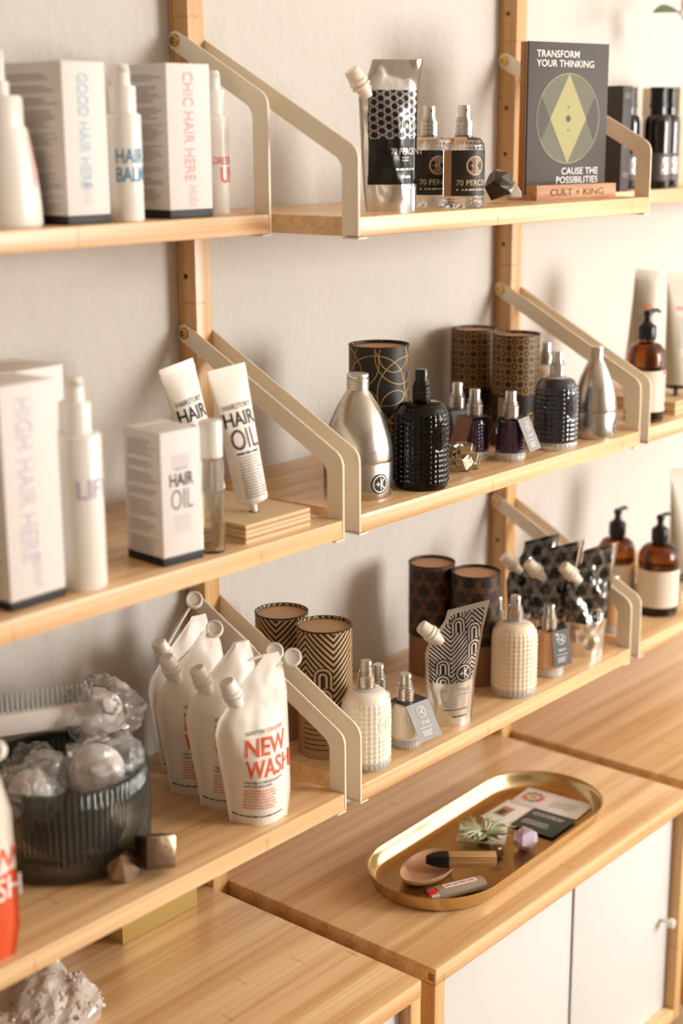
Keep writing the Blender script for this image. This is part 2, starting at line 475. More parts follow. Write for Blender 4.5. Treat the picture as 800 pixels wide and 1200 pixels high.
def shelf(x0, x1, d, z, label):
    o = bbox('wall_shelf', x0, x1, -d, -0.003 if d < 0.2 else -0.0305, z - TH, z, BX, bevel=0.0022)
    # the shelf is slotted round the uprights: its back edge reaches the plaster between them
    return tag(o, label, 'shelf', 'bamboo wall shelves')
def shelf_full(x0, x1, d, z, label):
    cx, cy = (x0+x1)/2, -d/2
    b = MB().box(x0-cx, x1-cx, -d-cy, -0.001-cy, 0, TH)
    return tag(b.build('wall_shelf', BX, None, bevel=0.0022, loc=(cx, cy, z-TH)), label, 'shelf', 'bamboo wall shelves')
L0, L1, M0, M1, R0, R1 = -0.80, -0.0278, 0.0028, 0.6072, 0.6378, 1.2422
shelf_full(L0, L1, 0.149, Z1+0.0015, 'shallow bamboo shelf carrying the white hair balm bottles and tall boxes')
shelf_full(M0, M1, 0.249, Z1, 'bamboo shelf carrying the dark diamond card and two clear spray bottles')
shelf_full(R0, R1, 0.149, Z1+0.0015, 'shallow bamboo shelf carrying the tall black glass bottles')
shelf_full(L0, L1, 0.249, Z2, 'bamboo shelf carrying the hair oil tubes and lilac printed box')
shelf_full(M0, M1, 0.249, Z2, 'bamboo shelf carrying the aluminium bottles and black studded bottle')
shelf_full(R0, R1, 0.249, Z2, 'bamboo shelf carrying a single amber pump bottle and two tall tubes')
shelf_full(L0, L1, 0.249, Z3, 'lowest bamboo shelf carrying the white refill pouches and ribbed jar')
shelf_full(M0, M1, 0.249, Z3, 'lowest bamboo shelf carrying the striped silver pouch and cream bottles')
shelf_full(R0, R1, 0.249, Z3, 'lowest bamboo shelf carrying the two amber pump bottles')

BOLT = None
def bracket(x0, x1, d, z, label):
    """flat steel strap: bolt on the upright, slope out, bend, drop to the shelf end"""
    global BOLT
    zp = z + 0.1825
    ye = -d
    # outline in (y, z); top edge from bolt to outer corner, rounded, then down
    sl = 0.52
    def top(y): return zp + 0.008 + sl*(y + 0.016)
    def bot(y): return zp - 0.0135 + sl*(y + 0.010)
    P = []
    for a in range(7):       # rounded end round the bolt
        t = math.radians(118 - a*30*1.0)
        P.append((-0.012 + 0.0105*math.cos(t), zp + 0.0105*math.sin(t)))
    P.append((ye + 0.0225 + 0.006, bot(ye + 0.0225 + 0.006)))
    P.append((ye + 0.0225, bot(ye + 0.0225) - 0.005))
    P += [(ye + 0.0225, z - TH + 0.001), (ye, z - TH + 0.001)]
    zt = top(ye + 0.016)
    for k in range(6):       # outer bend
        q = k/5
        p0, p1, p2 = Vector((ye, zt - 0.020)), Vector((ye, zt - 0.007)), Vector((ye + 0.015, top(ye + 0.015)))
        P.append(tuple(p0*(1-q)**2 + p1*2*q*(1-q) + p2*q*q))
    t = thing('shelf_bracket', label, 'bracket', (x0, 0, 0), 0, 'cream steel shelf brackets')
    MB().prism(P, 0, x1 - x0, 'x').build('strap', CREAM_STEEL, t, bevel=0.0004, smooth=30)
    # lip folded under the shelf end
    inn = x0 < -0.02 or abs(x0 - 0.6072) < 0.005
    lx = (-0.012, 0.0) if inn else (0.0, 0.012)
    MB().box(lx[0], lx[1] + (x1-x0)*(1 if inn else 1), ye, ye + 0.0225, z - TH - 0.0022, z - TH - 0.0004).build('lip', CREAM_STEEL, t, bevel=0.0004)
    sgn = -1 if inn else 1
    Mr = Matrix.Rotation(sgn*PI/2, 3, 'Y')
    b = MB().lathe([(0, 0.0024), (0.0022, 0.0024), (0.0022, 0.0010), (0.0030, 0.0010), (0.0034, 0.0030), (0.0062, 0.0030), (0.0068, 0.0018), (0.0068, 0)], 20, M=Mr)
    b.build('bolt', BRASS, t, loc=(0.0 if inn else x1 - x0, -0.012, zp))
TB = 0.0026
for x, d, z, lab in ((-0.0276, .149, Z1+.0015, 'short cream bracket at the end of the hair balm shelf'),
                     (-0.0276, .249, Z2, 'cream bracket rising behind the white hair oil tubes'),
                     (-0.0276, .249, Z3, 'cream bracket rising behind the white refill pouches'),
                     (0.6074, .249, Z1, 'cream bracket passing behind the dark card with gold diamond'),
                     (0.6074, .249, Z2, 'cream bracket beside the smaller brushed aluminium bottle'),
                     (0.6074, .249, Z3, 'cream bracket beside the crumpled dark foil pouches')):
    bracket(x, x + TB, d, z, lab)
for x, d, z, lab in ((0.0, .249, Z1, 'long cream bracket beside the black and silver spouted pouch'),
                     (0.0, .249, Z2, 'cream bracket in front of the larger brushed aluminium bottle'),
                     (0.0, .249, Z3, 'cream bracket in front of the striped black and kraft tubes'),
                     (0.635, .149, Z1+.0015, 'short cream bracket at the end of the black bottle shelf'),
                     (0.635, .249, Z2, 'cream bracket in front of the lone amber bottle'),
                     (0.635, .249, Z3, 'cream bracket in front of the pair of amber bottles')):
    bracket(x, x + TB, d, z, lab)

DOORW = mat('white_lacquer', '#d6d6d5', 0.4)
def cabinet(x0, x1, label):
    t = thing('wall_cabinet', label, 'cabinet', ((x0+x1)/2, -0.18, ZK - 0.36), 0, 'bamboo wall cabinets')
    h = (x1-x0)/2; H = 0.36; T = 0.0215; yf, yb = -0.178, 0.179
    MB().box(-h, h, yf, yb, H - T, H).build('top_board', BX, t, bevel=0.002)
    for s in (-1, 1):
        MB().box(min(s*h, s*(h-0.0185)), max(s*h, s*(h-0.0185)), yf + 0.001, yb, 0, H - T - 0.0003).build('side_panel', BZ, t, bevel=0.001)
    MB().box(-h+0.0187, h-0.0187, yf + 0.001, yb, 0, 0.0185).build('bottom_board', BX, t, bevel=0.001)
    MB().box(-h+0.0187, h-0.0187, yb - 0.006, yb, 0.019, H - T - 0.0005).build('back_panel', mat('cabinet_back', '#d8d2c8', 0.6), t)
    d0 = MB().box(-h+0.019, 0.045, yf + 0.0200, yf + 0.0230, 0.0195, H - T - 0.001).build('door', DOORW, t, bevel=0.0008)
    d1 = MB().box(0.02, h-0.019, yf + 0.0165, yf + 0.0195, 0.0195, H - T - 0.001).build('door', DOORW, t, bevel=0.0008)
    Mk = Matrix.Rotation(PI/2, 3, 'X')
    for d, kx in ((d1, h - 0.044), (d0, -h + 0.044)):
        MB().lathe([(0, -0.001), (0.003, -0.001), (0.003, 0.012), (0.0072, 0.015), (0.0076, 0.019), (0.006, 0.0215), (0, 0.022)], 20, M=Mk).build('knob', mat('pale_metal', '#e9e5dc', 0.25, 0.3), d, loc=(kx, yf + (0.0165 if d is d1 else 0.0200), 0.172))
    # finger joints: end grain showing at the front corners
    eg = mat('bamboo_end_grain', '#a8743c', 0.5)
    for s in (-1, 1):
        x = s*h
        MB().box(x - 0.0003 if s < 0 else x - 0.0012, x + 0.0012 if s < 0 else x + 0.0003, yf + 0.003, yf + 0.011, H - 0.0165, H - 0.007).build('finger_joint', eg, t)
cabinet(0.0008, 0.6092, 'bamboo wall cabinet with white sliding doors under the brass tray')
cabinet(-0.6342, -0.0258, 'bamboo wall cabinet with the rough quartz cluster on its top')
cabinet(0.6358, 1.2442, 'bamboo wall cabinet with a bare top under the amber bottles')

# ------------------------------------------------------------------ bottles and their heads
def spray_head(t, z, s=1.0, m=None, ring=True, nozzle_a=-90):
    """ribbed collar, clear ring and spray button, starting at height z"""
    m = m or SILVER
    pr = [(0.0, 0), (0.0098, 0)]
    for k in range(4):
        pr += [(0.0102, 0.0006 + k*0.0040), (0.0102, 0.0030 + k*0.0040), (0.0095, 0.0035 + k*0.0040), (0.0095, 0.0041 + k*0.0040)]
    pr += [(0.0098, 0.0175), (0.0, 0.0175)]
    MB().lathe([(r*s, z + h*s) for r, h in pr], 28).build('collar', m, t)
    if ring: MB().lathe([(0.0066*s, z + 0.0177*s), (0.0088*s, z + 0.0177*s), (0.0088*s, z + 0.0215*s), (0.0066*s, z + 0.0215*s)], 28).build('clear_ring', CLEARP if m is SILVER else m, t)
    b = MB().lathe([(r*s, z + h*s) for r, h in ((0.0, .0176), (.0070, .0176), (.0070, .033), (.0066, .0342), (0, .0344))], 28).build('spray_button', m, t)
    a = math.radians(nozzle_a)
    MB().lathe([(0, 0.0004), (0.0010*s, 0.0004), (0.0012*s, 0)], 10, M=Matrix.Rotation(PI/2, 3, 'X')).build('nozzle', mat('nozzle_white', '#f4f0ea', 0.3) if m is not SILVER else STEEL, b, loc=(0, -0.0070*s, z + 0.029*s))
    return z + 0.0344*s

def studded(prof, z0, z1, R, material, t, name='glass_body', pitch=0.0060, h=0.0017, flat=None):
    """bottle body with rows of moulded studs between z0 and z1; prof(z) gives the radius"""
    N = int(2*PI*R/pitch); n = N*4; rows = int((z1 - z0)/pitch); dz = pitch/4
    zs = []; z = z0
    top = prof.top
    zz = [0.0, 0.0008, 0.002]
    q = 0.002
    while q < top - 1e-5: q += dz; zz.append(min(q, top))
    b = MB(); vs, fs = [], []
    b0 = prof.p[0][1]
    if b0 > 0:
        zz = [b0]; q = b0
        while q < top - 1e-5: q += dz; zz.append(min(q, top))
    for z in zz:
        r = prof(z)
        for i in range(n):
            a = 2*PI*i/n; rr = r
            if z0 <= z <= z0 + rows*pitch and not (flat and flat(a, z)):
                k = abs(math.sin(PI*(z - z0)/pitch))*abs(math.sin(PI*i/4))
                rr = r + h*k**1.5
            vs.append((rr*math.cos(a), rr*math.sin(a), z))
    m = len(zz)
    for j in range(m-1):
        fs += [(j*n + i, j*n + (i+1) % n, (j+1)*n + (i+1) % n, (j+1)*n + i) for i in range(n)]
    fs += [tuple(range(n))[::-1], tuple((m-1)*n + i for i in range(n))]
    b.add(vs, fs)
    return b.build(name, material, t, smooth=180)
class Prof:
    def __init__(s, pts): s.p = pts; s.top = pts[-1][1]
    def __call__(s, z):
        for (r0, z0), (r1, z1) in zip(s.p, s.p[1:]):
            if z <= z1:
                q = (z - z0)/max(1e-9, z1 - z0); return r0 + (r1 - r0)*q
        return s.p[-1][0]
def shoulder(R, h0, h1, rn, n=8, e=0.6):
    """quarter-round shoulder from (R, h0) to (rn, h1)"""
    return [(rn + (R - rn)*math.cos(PI/2*k/n)**e, h0 + (h1 - h0)*math.sin(PI/2*k/n)) for k in range(n+1)]

def studded_bottle(label, x, y, z, R, H, glass, liquid=None, rz=0, flat_mark=None, group=None, head=None, level=0.93, mark=True):
    t = thing('studded_spray_bottle', label, 'bottle', (x, y, z), rz, group)
    s = (H*0.262)/0.0344
    hb = H - 0.0344*s
    pts = [(R*0.93, 0), (R, 0.004)] + shoulder(R, hb*0.74, hb, 0.0105*s, 8)
    pf = Prof(pts)
    def fl(a, zq):      # smooth oval where the mark is moulded
        da = (a + PI/2 + PI) % (2*PI) - PI
        return ((da*R)/0.0125)**2 + ((zq - hb*0.60)/0.0165)**2 < 1
    if liquid:
        base = 0.010
        lp = Prof([(pf(base), base)] + [(r, q) for r, q in pts if q > base])
        studded(lp, base + 0.001, hb*0.93, R, liquid, t, name='filled_body', flat=fl if mark else None)
        bp_ = Prof([(R*0.93, 0), (R, 0.004), (R, base - 0.0002)])
        studded(bp_, 0.003, base, R, BASE_GL, t, name='glass_base')
        MB().lathe([(0.0104*s, hb), (R*0.55, hb - 0.0012), (R*0.56, hb - 0.0006), (0.0108*s, hb + 0.0016)], 32).build('glass_lip', BASE_GL, t)
    else:
        studded(pf, 0.007, hb*0.93, R, glass, t, flat=fl if mark else None)
    spray_head(t, hb, s, head)
    if mark:
        Ink().k_mark(0, hb*0.60, 0.0095, 0.0012).on(on_cyl(R, off=0.0006), 'moulded_mark', glass if not liquid else liquid, t)
    return t

CREAM_LIQ = mat('cream_lotion', '#fbf1e0', 0.3, sss=0.15, coat=1.0)
CREAM_LIQ2 = mat('peach_lotion', '#f6e2c8', 0.3, sss=0.15, coat=1.0)
BLUE_LIQ = mat('blue_black_liquid', '#141c2a', 0.12, coat=1.0)
PLUM_LIQ = mat('plum_liquid', '#341340', 0.12, coat=1.0)
TAN_LIQ = mat('tan_lotion', '#d8a67c', 0.25, sss=0.1, coat=1.0)
BASE_GL = mat('thick_glass_base', '#f3f0ea', 0.06, trans=0.45, ior=1.45)
studded_bottle('glossy black studded glass spray bottle beside the larger aluminium bottle', 0.153, -0.216, Z2, 0.0318, 0.139, BLACK_GLASS, None, -10, head=BLACK_PL)
studded_bottle('studded glass spray bottle of blue black liquid with silver sprayer', 0.443, -0.217, Z2, 0.0275, 0.127, GLASS, BLUE_LIQ, -8)
studded_bottle('spray bottle mostly hidden behind the gold patterned tubes', 0.552, -0.130, Z2, 0.026, 0.120, GLASS, CREAM_LIQ2, -30)
studded_bottle('cream filled studded glass spray bottle beside the bracket and striped tube', 0.052, -0.215, Z3, 0.0280, 0.129, GLASS, CREAM_LIQ, 0)
studded_bottle('peach cream filled studded spray bottle beside the striped silver pouch', 0.358, -0.2165, Z3, 0.0292, 0.134, GLASS, CREAM_LIQ2, -30, mark=False)

def neck_tag(t, hb, top_y=-0.0145, ang=0, hang=(0.014, 0.042), wd=0.034, x0=0.0, lines=True, word='STYLE', dark='grey', back=True):
    """folded swing tag: flat top round the neck, panels hanging front and back"""
    m = {'grey': TAG_GREY, 'dark': mat('dark_tag_card', '#4c4a49', 0.5), 'kraft': mat('kraft_tag', '#8d5f45', 0.6)}[dark]
    R3 = Matrix.Rotation(math.radians(ang), 3, 'Z')
    zt = hb + 0.0006
    L = math.hypot(*hang); th = 0.0005
    def P(u, v): return R3 @ Vector((x0 + u, top_y - hang[0]*v/L, zt - hang[1]*v/L))       # v measured down the panel
    def Q(u, v): return R3 @ Vector((x0 + u, -top_y + hang[0]*v/L, zt - hang[1]*v/L))
    b = MB()
    vs = [P(u, v) for v in (0, L) for u in (-wd/2, wd/2)]
    n = (vs[1]-vs[0]).cross(vs[2]-vs[0]).normalized()*th
    uv = [(u, v) for v in (0, L) for u in (-wd/2, wd/2)]
    b.add(vs + [p + n for p in vs], [(0, 1, 3, 2), (4, 6, 7, 5), (0, 4, 5, 1), (1, 5, 7, 3), (3, 7, 6, 2), (2, 6, 4, 0)], uv + uv)
    tg = b.build('swing_tag', m, t, smooth=0)
    b = MB()
    for r0, r1 in ((0.0103, 1),):
        k = 20; vs = []
        for i in range(k):
            a = 2*PI*i/k; c, s = math.cos(a), math.sin(a); f = min((wd/2)/max(abs(c), 1e-6), (-top_y)/max(abs(s), 1e-6))
            vs.append(R3 @ Vector((r0*c, r0*s, zt))); vs.append(R3 @ Vector((x0 + c*f, s*f, zt)))
        vs2 = [p + Vector((0, 0, th)) for p in vs]
        uv = [(p.x, p.y) for p in vs]
        fs = [(2*i, 2*((i+1) % k), 2*((i+1) % k)+1, 2*i+1) for i in range(k)]
        b.add(vs + vs2, fs + [tuple(q + 2*k for q in f[::-1]) for f in fs], uv + uv)
    b.build('tag_fold', TAG_BLACK, tg, smooth=0)
    if back:
        b = MB(); vs = [Q(u, v) for v in (0, L) for u in (-wd/2, wd/2)]; b.add(vs, [(0, 1, 3, 2)], [(u, v) for v in (0, L) for u in (-wd/2, wd/2)])
        b.build('tag_back', m, tg, smooth=0)
    nn = n.normalized()
    if nn.dot(R3 @ Vector((0, -1, 0))) < 0: nn = -nn
    f = lambda u, v: P(u, L - v) + nn*0.0009
    if lines:
        Ink().k_mark(0, L*0.74, 0.0066, 0.0007).text(word, 0, L*0.42, 0.0036, 0.0, 1.0, 'c').prose(-0.011, 0.011, L*0.34, 1, 0.003, 0.0006, 3).prose(-0.010, 0.010, L*0.25, 3, 0.0024, 0.0009, 5).on(f, 'lettering', WHITE_PR, tg)
    return tg

def bell_bottle(label, x, y, z, H, Rb, liquid, rz=0, group='small bell shaped spray bottles', tagargs=None):
    t = thing('bell_spray_bottle', label, 'bottle', (x, y, z), rz, group)
    s = (H*0.40)/0.0344; s = min(s, 1.02)
    hb = H - 0.0344*s; rt = Rb*0.76
    pts = [(Rb*0.95, 0), (Rb, 0.003), (Rb*0.98, 0.008), (rt, hb*0.93), (rt*0.9, hb*0.97), (0.0095, hb)]
    pf = Prof(pts); base = 0.011
    lp = Prof([(pf(base)*0.97, base)] + [(r, q) for r, q in pts if q > base])
    studded(lp, base + 0.001, hb*0.88, Rb, liquid, t, name='filled_body', pitch=0.0044, h=0.0010)
    studded(Prof([(Rb*0.95, 0), (Rb, 0.003), (Rb*0.98, 0.008), (pf(base), base - 0.0002)]), 0.002, base, Rb, BASE_GL, t, name='glass_base', pitch=0.0044, h=0.0010)
    spray_head(t, hb, s)
    if tagargs is not None: neck_tag(t, hb, **tagargs)
    return t
bell_bottle('small plum spray bottle at the back with a grey tag', 0.356, -0.120, Z2, 0.088, 0.019, PLUM_LIQ, 0, tagargs=dict(ang=-25, dark='dark', word='TONIC'))
bell_bottle('small plum spray bottle behind the pyrite lump', 0.322, -0.172, Z2, 0.089, 0.0195, PLUM_LIQ, 0, tagargs=dict(ang=70, dark='kraft', lines=False))
bell_bottle('small plum spray bottle with a light grey tag flaring forward', 0.344, -0.212, Z2, 0.088, 0.0195, PLUM_LIQ, 0, tagargs=dict(ang=10, x0=0.007, word='TONIC', hang=(0.018, 0.040)))
bell_bottle('small cream spray bottle with a grey tag beside the striped silver pouch', 0.128, -0.214, Z3, 0.091, 0.0192, CREAM_LIQ, 0, tagargs=dict(ang=-6, x0=0.005, wd=0.038, hang=(0.024, 0.040)))
bell_bottle('small cream spray bottle behind the cream studded bottle', 0.139, -0.163, Z3, 0.088, 0.0185, CREAM_LIQ, 0)
bell_bottle('small tan spray bottle with a dark tag before the foil pouches', 0.446, -0.214, Z3, 0.100, 0.0205, TAN_LIQ, 0, tagargs=dict(ang=-14, x0=0.007, dark='dark', word='BALM', wd=0.032, hang=(0.008, 0.050)))
bell_bottle('small spray bottle half hidden behind the striped silver pouch', 0.427, -0.141, Z3, 0.101, 0.0195, CREAM_LIQ2, 0)
bell_bottle('small clear bottle seen through the bracket by the amber bottles', 0.664, -0.187, Z3, 0.085, 0.0185, TAN_LIQ, 0)

def label_bottle(label, x, y, z, rz):
    t = thing('clear_spray_bottle', label, 'bottle', (x, y, z), rz, 'clear spray bottles with dark labels')
    R, hb = 0.0238, 0.080
    pf = Prof([(R*0.94, 0), (R, 0.003)] + shoulder(R, hb*0.82, hb, 0.0098, 6))
    studded(pf, 0.004, hb*0.92, R, GLASS, t, pitch=0.0046, h=0.0011, flat=lambda a, q: 0.012 < q < 0.0655)
    MB().lathe([(R + 0.0004, 0.0135), (R + 0.0009, 0.0135), (R + 0.0009, 0.0648), (R + 0.0004, 0.0648), (R + 0.0004, 0.0135)], 60, -150, 60).build('label', CHARCOAL, t)
    MB().lathe([(R + 0.0004, 0.0135), (R + 0.0009, 0.0135), (R + 0.0009, 0.0648), (R + 0.0004, 0.0648), (R + 0.0004, 0.0135)], 10, -183, -150.2).build('kraft_label', KRAFT, t)
    f = on_cyl(R, off=0.0012)
    Ink().disc(0.003, 0.0475, 0.0115).on(f, 'emblem_disc', mat('copper_print', '#9c7a5e', 0.45), t)
    Ink().k_mark(0.003, 0.0475, 0.0100, 0.0009).on(on_cyl(R, off=0.0015), 'emblem', mat('pale_gold_print', '#dcc3a0', 0.45), t)
    Ink().text('70 PERCENT', -0.0195, 0.0255, 0.0062, 0.0, 1.0).prose(-0.0195, 0.026, 0.0215, 1, 0.003, 0.0018, 8, 0).on(f, 'lettering', mat('pale_gold_print', '#dcc3a0', 0.45), t)
    spray_head(t, hb, 1.02)
    return t
b70 = label_bottle('clear spray bottle with dark label nearer the smoky crystal', 0.234, -0.213, Z1, -28)
dup(b70, (0.238, -0.160, Z1), -34, 'clear spray bottle with dark label between foil pouch and its twin')

# brushed aluminium bottles
ALU = mat('brushed_aluminium', '#c4bfb7', 0.24, 1.0)
def brushed():
    nt = ALU.node_tree; tc = nt.nodes.new('ShaderNodeTexCoord'); mp = nt.nodes.new('ShaderNodeMapping'); mp.inputs['Scale'].default_value = (20, 20, 900)
    n = nt.nodes.new('ShaderNodeTexNoise'); n.inputs['Scale'].default_value = 1
    nt.links.new(tc.outputs['Object'], mp.inputs[0]); nt.links.new(mp.outputs[0], n.inputs[0])
    bp = nt.nodes.new('ShaderNodeBump'); bp.inputs['Strength'].default_value = 0.06; bp.inputs['Distance'].default_value = 0.0005
    nt.links.new(n.outputs['Fac'], bp.inputs['Height']); nt.links.new(bp.outputs[0], nt.nodes['Principled BSDF'].inputs['Normal'])
    nt.nodes['Principled BSDF'].inputs['Anisotropic'].default_value = 0.5
brushed()
def alu_bottle(label, x, y, z, R, H, a):
    t = thing('aluminium_bottle', label, 'bottle', (x, y, z), 0, 'brushed aluminium bottles')
    k = H/0.138; rn = R*0.300
    body = [(0, 0.0015*k), (R*0.90, 0.001*k), (R*0.965, 0), (R*0.992, 0.003*k), (R, 0.010*k), (R, 0.0395*k), (R*0.992, 0.040*k), (R*0.992, 0.0408*k), (R, 0.0413*k)]
    for q in range(11):
        s = q/10; z0 = 0.044 + s*0.076
        body.append((rn + (R - rn)*(1 - s**1.95), z0*k))
    body += [(rn*0.98, 0.122*k), (0, 0.122*k)]
    MB().lathe(body, 64).build('body', ALU, t)
    cp = [(rn*0.98, 0.1205*k)]
    for i in range(4): cp += [(rn*1.06, (0.1212 + i*0.003)*k), (rn*1.06, (0.1230 + i*0.003)*k), (rn*1.0, (0.1236 + i*0.003)*k)]
    cp += [(rn*1.05, 0.1335*k), (rn*1.05, 0.137*k), (rn*0.99, 0.138*k), (0, 0.138*k)]
    MB().lathe(cp, 40).build('screw_cap', mat('satin_aluminium', '#d8d3c8', 0.35, 1.0), t)
    f = on_cyl(R, a, 0.0004)
    Ink().disc(0, 0.0185*k, 0.0118*k).on(f, 'emblem_disc', BLACK, t)
    Ink().k_mark(0, 0.0185*k, 0.0092*k, 0.0013*k).on(on_cyl(R, a, 0.0008), 'emblem', SILVER_PR, t)
    rad = lambda v: rn + (R - rn)*(1 - (max(0, v/k - 0.044)/0.076)**1.95) if v > 0.044*k else R
    Ink().text('TONIC', 0, 0.052*k, 0.0042*k, 0, 1.15, 'c').prose(-0.004*k, 0.004*k, 0.050*k, 1, 0.002, 0.0007*k, 2, 0).on(on_cyl(rad, a, 0.0006), 'lettering', GREY_PR, t)
    Ink().prose(-0.012*k, 0.010*k, 0.042*k, 14, 0.0023*k, 0.0008*k, 4).on(on_cyl(R, a - 95, 0.0004), 'fine_print', GREY_PR, t)
alu_bottle('larger brushed aluminium bottle with a black round emblem', 0.077, -0.183, Z2, 0.0400, 0.1400, -102)
alu_bottle('smaller brushed aluminium bottle beside the blue black studded bottle', 0.539, -0.218, Z2, 0.0292, 0.1235, -72)

# ------------------------------------------------------------------ card tubes
def tube_mat(name, kind, H, R):
    def fn(u, v, nt):
        if kind == 'stripe':
            f = stripes_f(u, v); up = mixcol(nt, f, '#c3a173', '#1d1815'); return mixcol(nt, v > H*0.36, '#a9835a', up), None, None
        if kind == 'hex':
            f = hexlines_f(u, v); up = mixcol(nt, f, '#241a14', '#8a6238'); return mixcol(nt, v > H*0.36, '#8c6240', up), None, None
        if kind == 'rosette':
            f = rosette_f(u, v); up = mixcol(nt, f, '#2a1e14', '#8e6a37'); return mixcol(nt, v > H*0.42, '#251619', up), None, None
        f = circles_f(u, v); return mixcol(nt, f, '#221d19', '#b58d4f'), None, None
    return pattern_mat(name, fn, 0.48)
def card_tube(label, x, y, z, R, H, kind, a=0, group=None):
    t = thing('card_tube', label, 'tube', (x, y, z), a, group)
    m = tube_mat('card_' + kind, kind, H, R)
    MB().lathe([(0, 0), (R-0.0006, 0), (R-0.0006, H*0.36), (R, H*0.362), (R, H), (R-0.0018, H+0.0003), (R-0.0022, H-0.004)], 56, uvr=R).build('tube_wall', m, t)
    MB().lathe([(0, H-0.0032), (R-0.0021, H-0.0032)], 48).build('lid', KRAFT_LID if kind != 'circles' else mat('tan_lid', '#c79f72', 0.7), t)
    MB().lathe([(R-0.0025, H-0.0032), (R-0.0002, H+0.0008), (R+0.0004, H+0.0006), (R+0.0004, H-0.0012), (R-0.0005, H-0.0012)], 56).build('rim', mat('tube_rim', '#2a211b', 0.5), t)
    if kind == 'stripe': Ink().prose(-0.022, 0.02, H*0.32, 7, 0.0062, 0.0013, 4, 0.5).on(on_cyl(R, -120, 0.0003), 'fine_print', BLACK, t)
    if kind == 'hex':
        k = Ink()
        for i in range(16): k.rect(-0.009 + i*0.00115, -0.009 + i*0.00115 + (0.0004, 0.0008, 0.0006)[i % 3], 0.012, 0.026, 1)
        k.on(on_cyl(R, -115, 0.0003), 'barcode', BLACK, t)
    if kind == 'rosette':
        Ink().rect(-0.006, 0.006, H*0.06, H*0.40, 4).on(on_cyl(R, -150, 0.0003), 'kraft_label', KRAFT, t)
        Ink().k_mark(0.004, H*0.16, 0.012, 0.001).on(on_cyl(R, -80, 0.0003), 'emblem', GOLD_PR, t)
    return t
card_tube('black card tube with fine gold circle lines behind the larger aluminium bottle', 0.172, -0.137, Z2, 0.0362, 0.1590, 'circles', -35)
card_tube('gold rosette patterned card tube standing nearer the wall', 0.495, -0.046, Z2, 0.0318, 0.139, 'rosette', -40, 'gold rosette card tubes')
card_tube('gold rosette patterned card tube touching the blue black bottle', 0.482, -0.126, Z2, 0.0322, 0.139, 'rosette', -30, 'gold rosette card tubes')
card_tube('striped black and kraft card tube standing nearer the wall', 0.061, -0.074, Z3, 0.0325, 0.158, 'stripe', -60, 'striped card tubes')
card_tube('striped black and kraft card tube in front, beside the cream bottle', 0.053, -0.150, Z3, 0.0330, 0.159, 'stripe', -30, 'striped card tubes')
card_tube('brown hexagon line card tube with a barcode near the wall', 0.353, -0.083, Z3, 0.0315, 0.157, 'hex', -30, 'hexagon line card tubes')
card_tube('brown hexagon line card tube right behind the striped silver pouch', 0.364, -0.1490, Z3, 0.0325, 0.153, 'hex', -50, 'hexagon line card tubes')

# ------------------------------------------------------------------ pouches
def interp(tab, v):
    for (a, x), (b, y) in zip(tab, tab[1:]):
        if v <= b: return x + (y - x)*(v - a)/max(1e-9, b - a)
    return tab[-1][1]
class Pouch:
    def __init__(s, L, R, H, T, twist=(0, 0), shear=0.0, lean=0.0, seed=0, crumple=0.0018):
        s.L, s.R, s.H, s.T, s.tw, s.sh, s.ln, s.sd, s.cr = L, R, H, T, twist, shear, lean, seed, crumple
    def half(s, u, v):
        l, r = interp(s.L, v), interp(s.R, v); q = (u - l)/max(1e-6, r - l)
        seam = 0.06
        w = max(0.0, min(1.0, (q - seam)/(0.5 - seam) if q < 0.5 else (1 - seam - q)/(0.5 - seam)))
        w = math.sin(w*PI/2)**0.75
        z = v/s.H
        tv = interp([(0, 0.80), (0.08, 0.95), (0.25, 1.0), (0.5, 0.78), (0.75, 0.40), (0.90, 0.10), (1.0, 0.02)], z)
        n = noise.noise(Vector((u*38 + s.sd*7.1, v*30, s.sd*3.3)))*s.cr + noise.noise(Vector((u*95, v*70 + s.sd, 1.7)))*s.cr*0.45
        return 0.0007 + s.T/2*tv*w + max(-0.6*s.T/2*tv*w, n*min(1, w*2)*min(1, z*5))
    def pt(s, u, v, side=-1, off=0.0):
        y = side*(s.half(u, v) + off)
        a = math.radians(s.tw[0] + (s.tw[1] - s.tw[0])*min(1, v/s.H/0.7))
        z = v + s.sh*u*(v/s.H)**2
        return Vector((u*math.cos(a) - y*math.sin(a), u*math.sin(a) + y*math.cos(a) + s.ln*v, z))
    def front(s, off=0.0008): return lambda u, v: s.pt(u, v, -1, off)
    def mesh(s, name, m, t, ns=30, nt=44):
        b = MB(); vs, uv, fs = [], [], []
        for j in range(nt+1):
            v = s.H*j/nt; l, r = interp(s.L, v), interp(s.R, v)
            for side, rng in ((-1, range(ns+1)), (1, range(ns, -1, -1))):
                for i in rng:
                    q = i/ns; u = l + (r - l)*q; vs.append(s.pt(u, v, side)); uv.append((u, v))
        k = 2*(ns+1)
        for j in range(nt):
            fs += [(j*k + i, j*k + (i+1) % k, (j+1)*k + (i+1) % k, (j+1)*k + i) for i in range(k)]
        for j in (0, nt):
            for i in range(ns): 
                a, b2, c, d = j*k + i, j*k + i + 1, j*k + k - 2 - i, j*k + k - 1 - i
                fs.append((d, c, b2, a) if j == 0 else (a, b2, c, d))
        b.add(vs, fs, uv)
        return b.build(name, m, t, smooth=55)
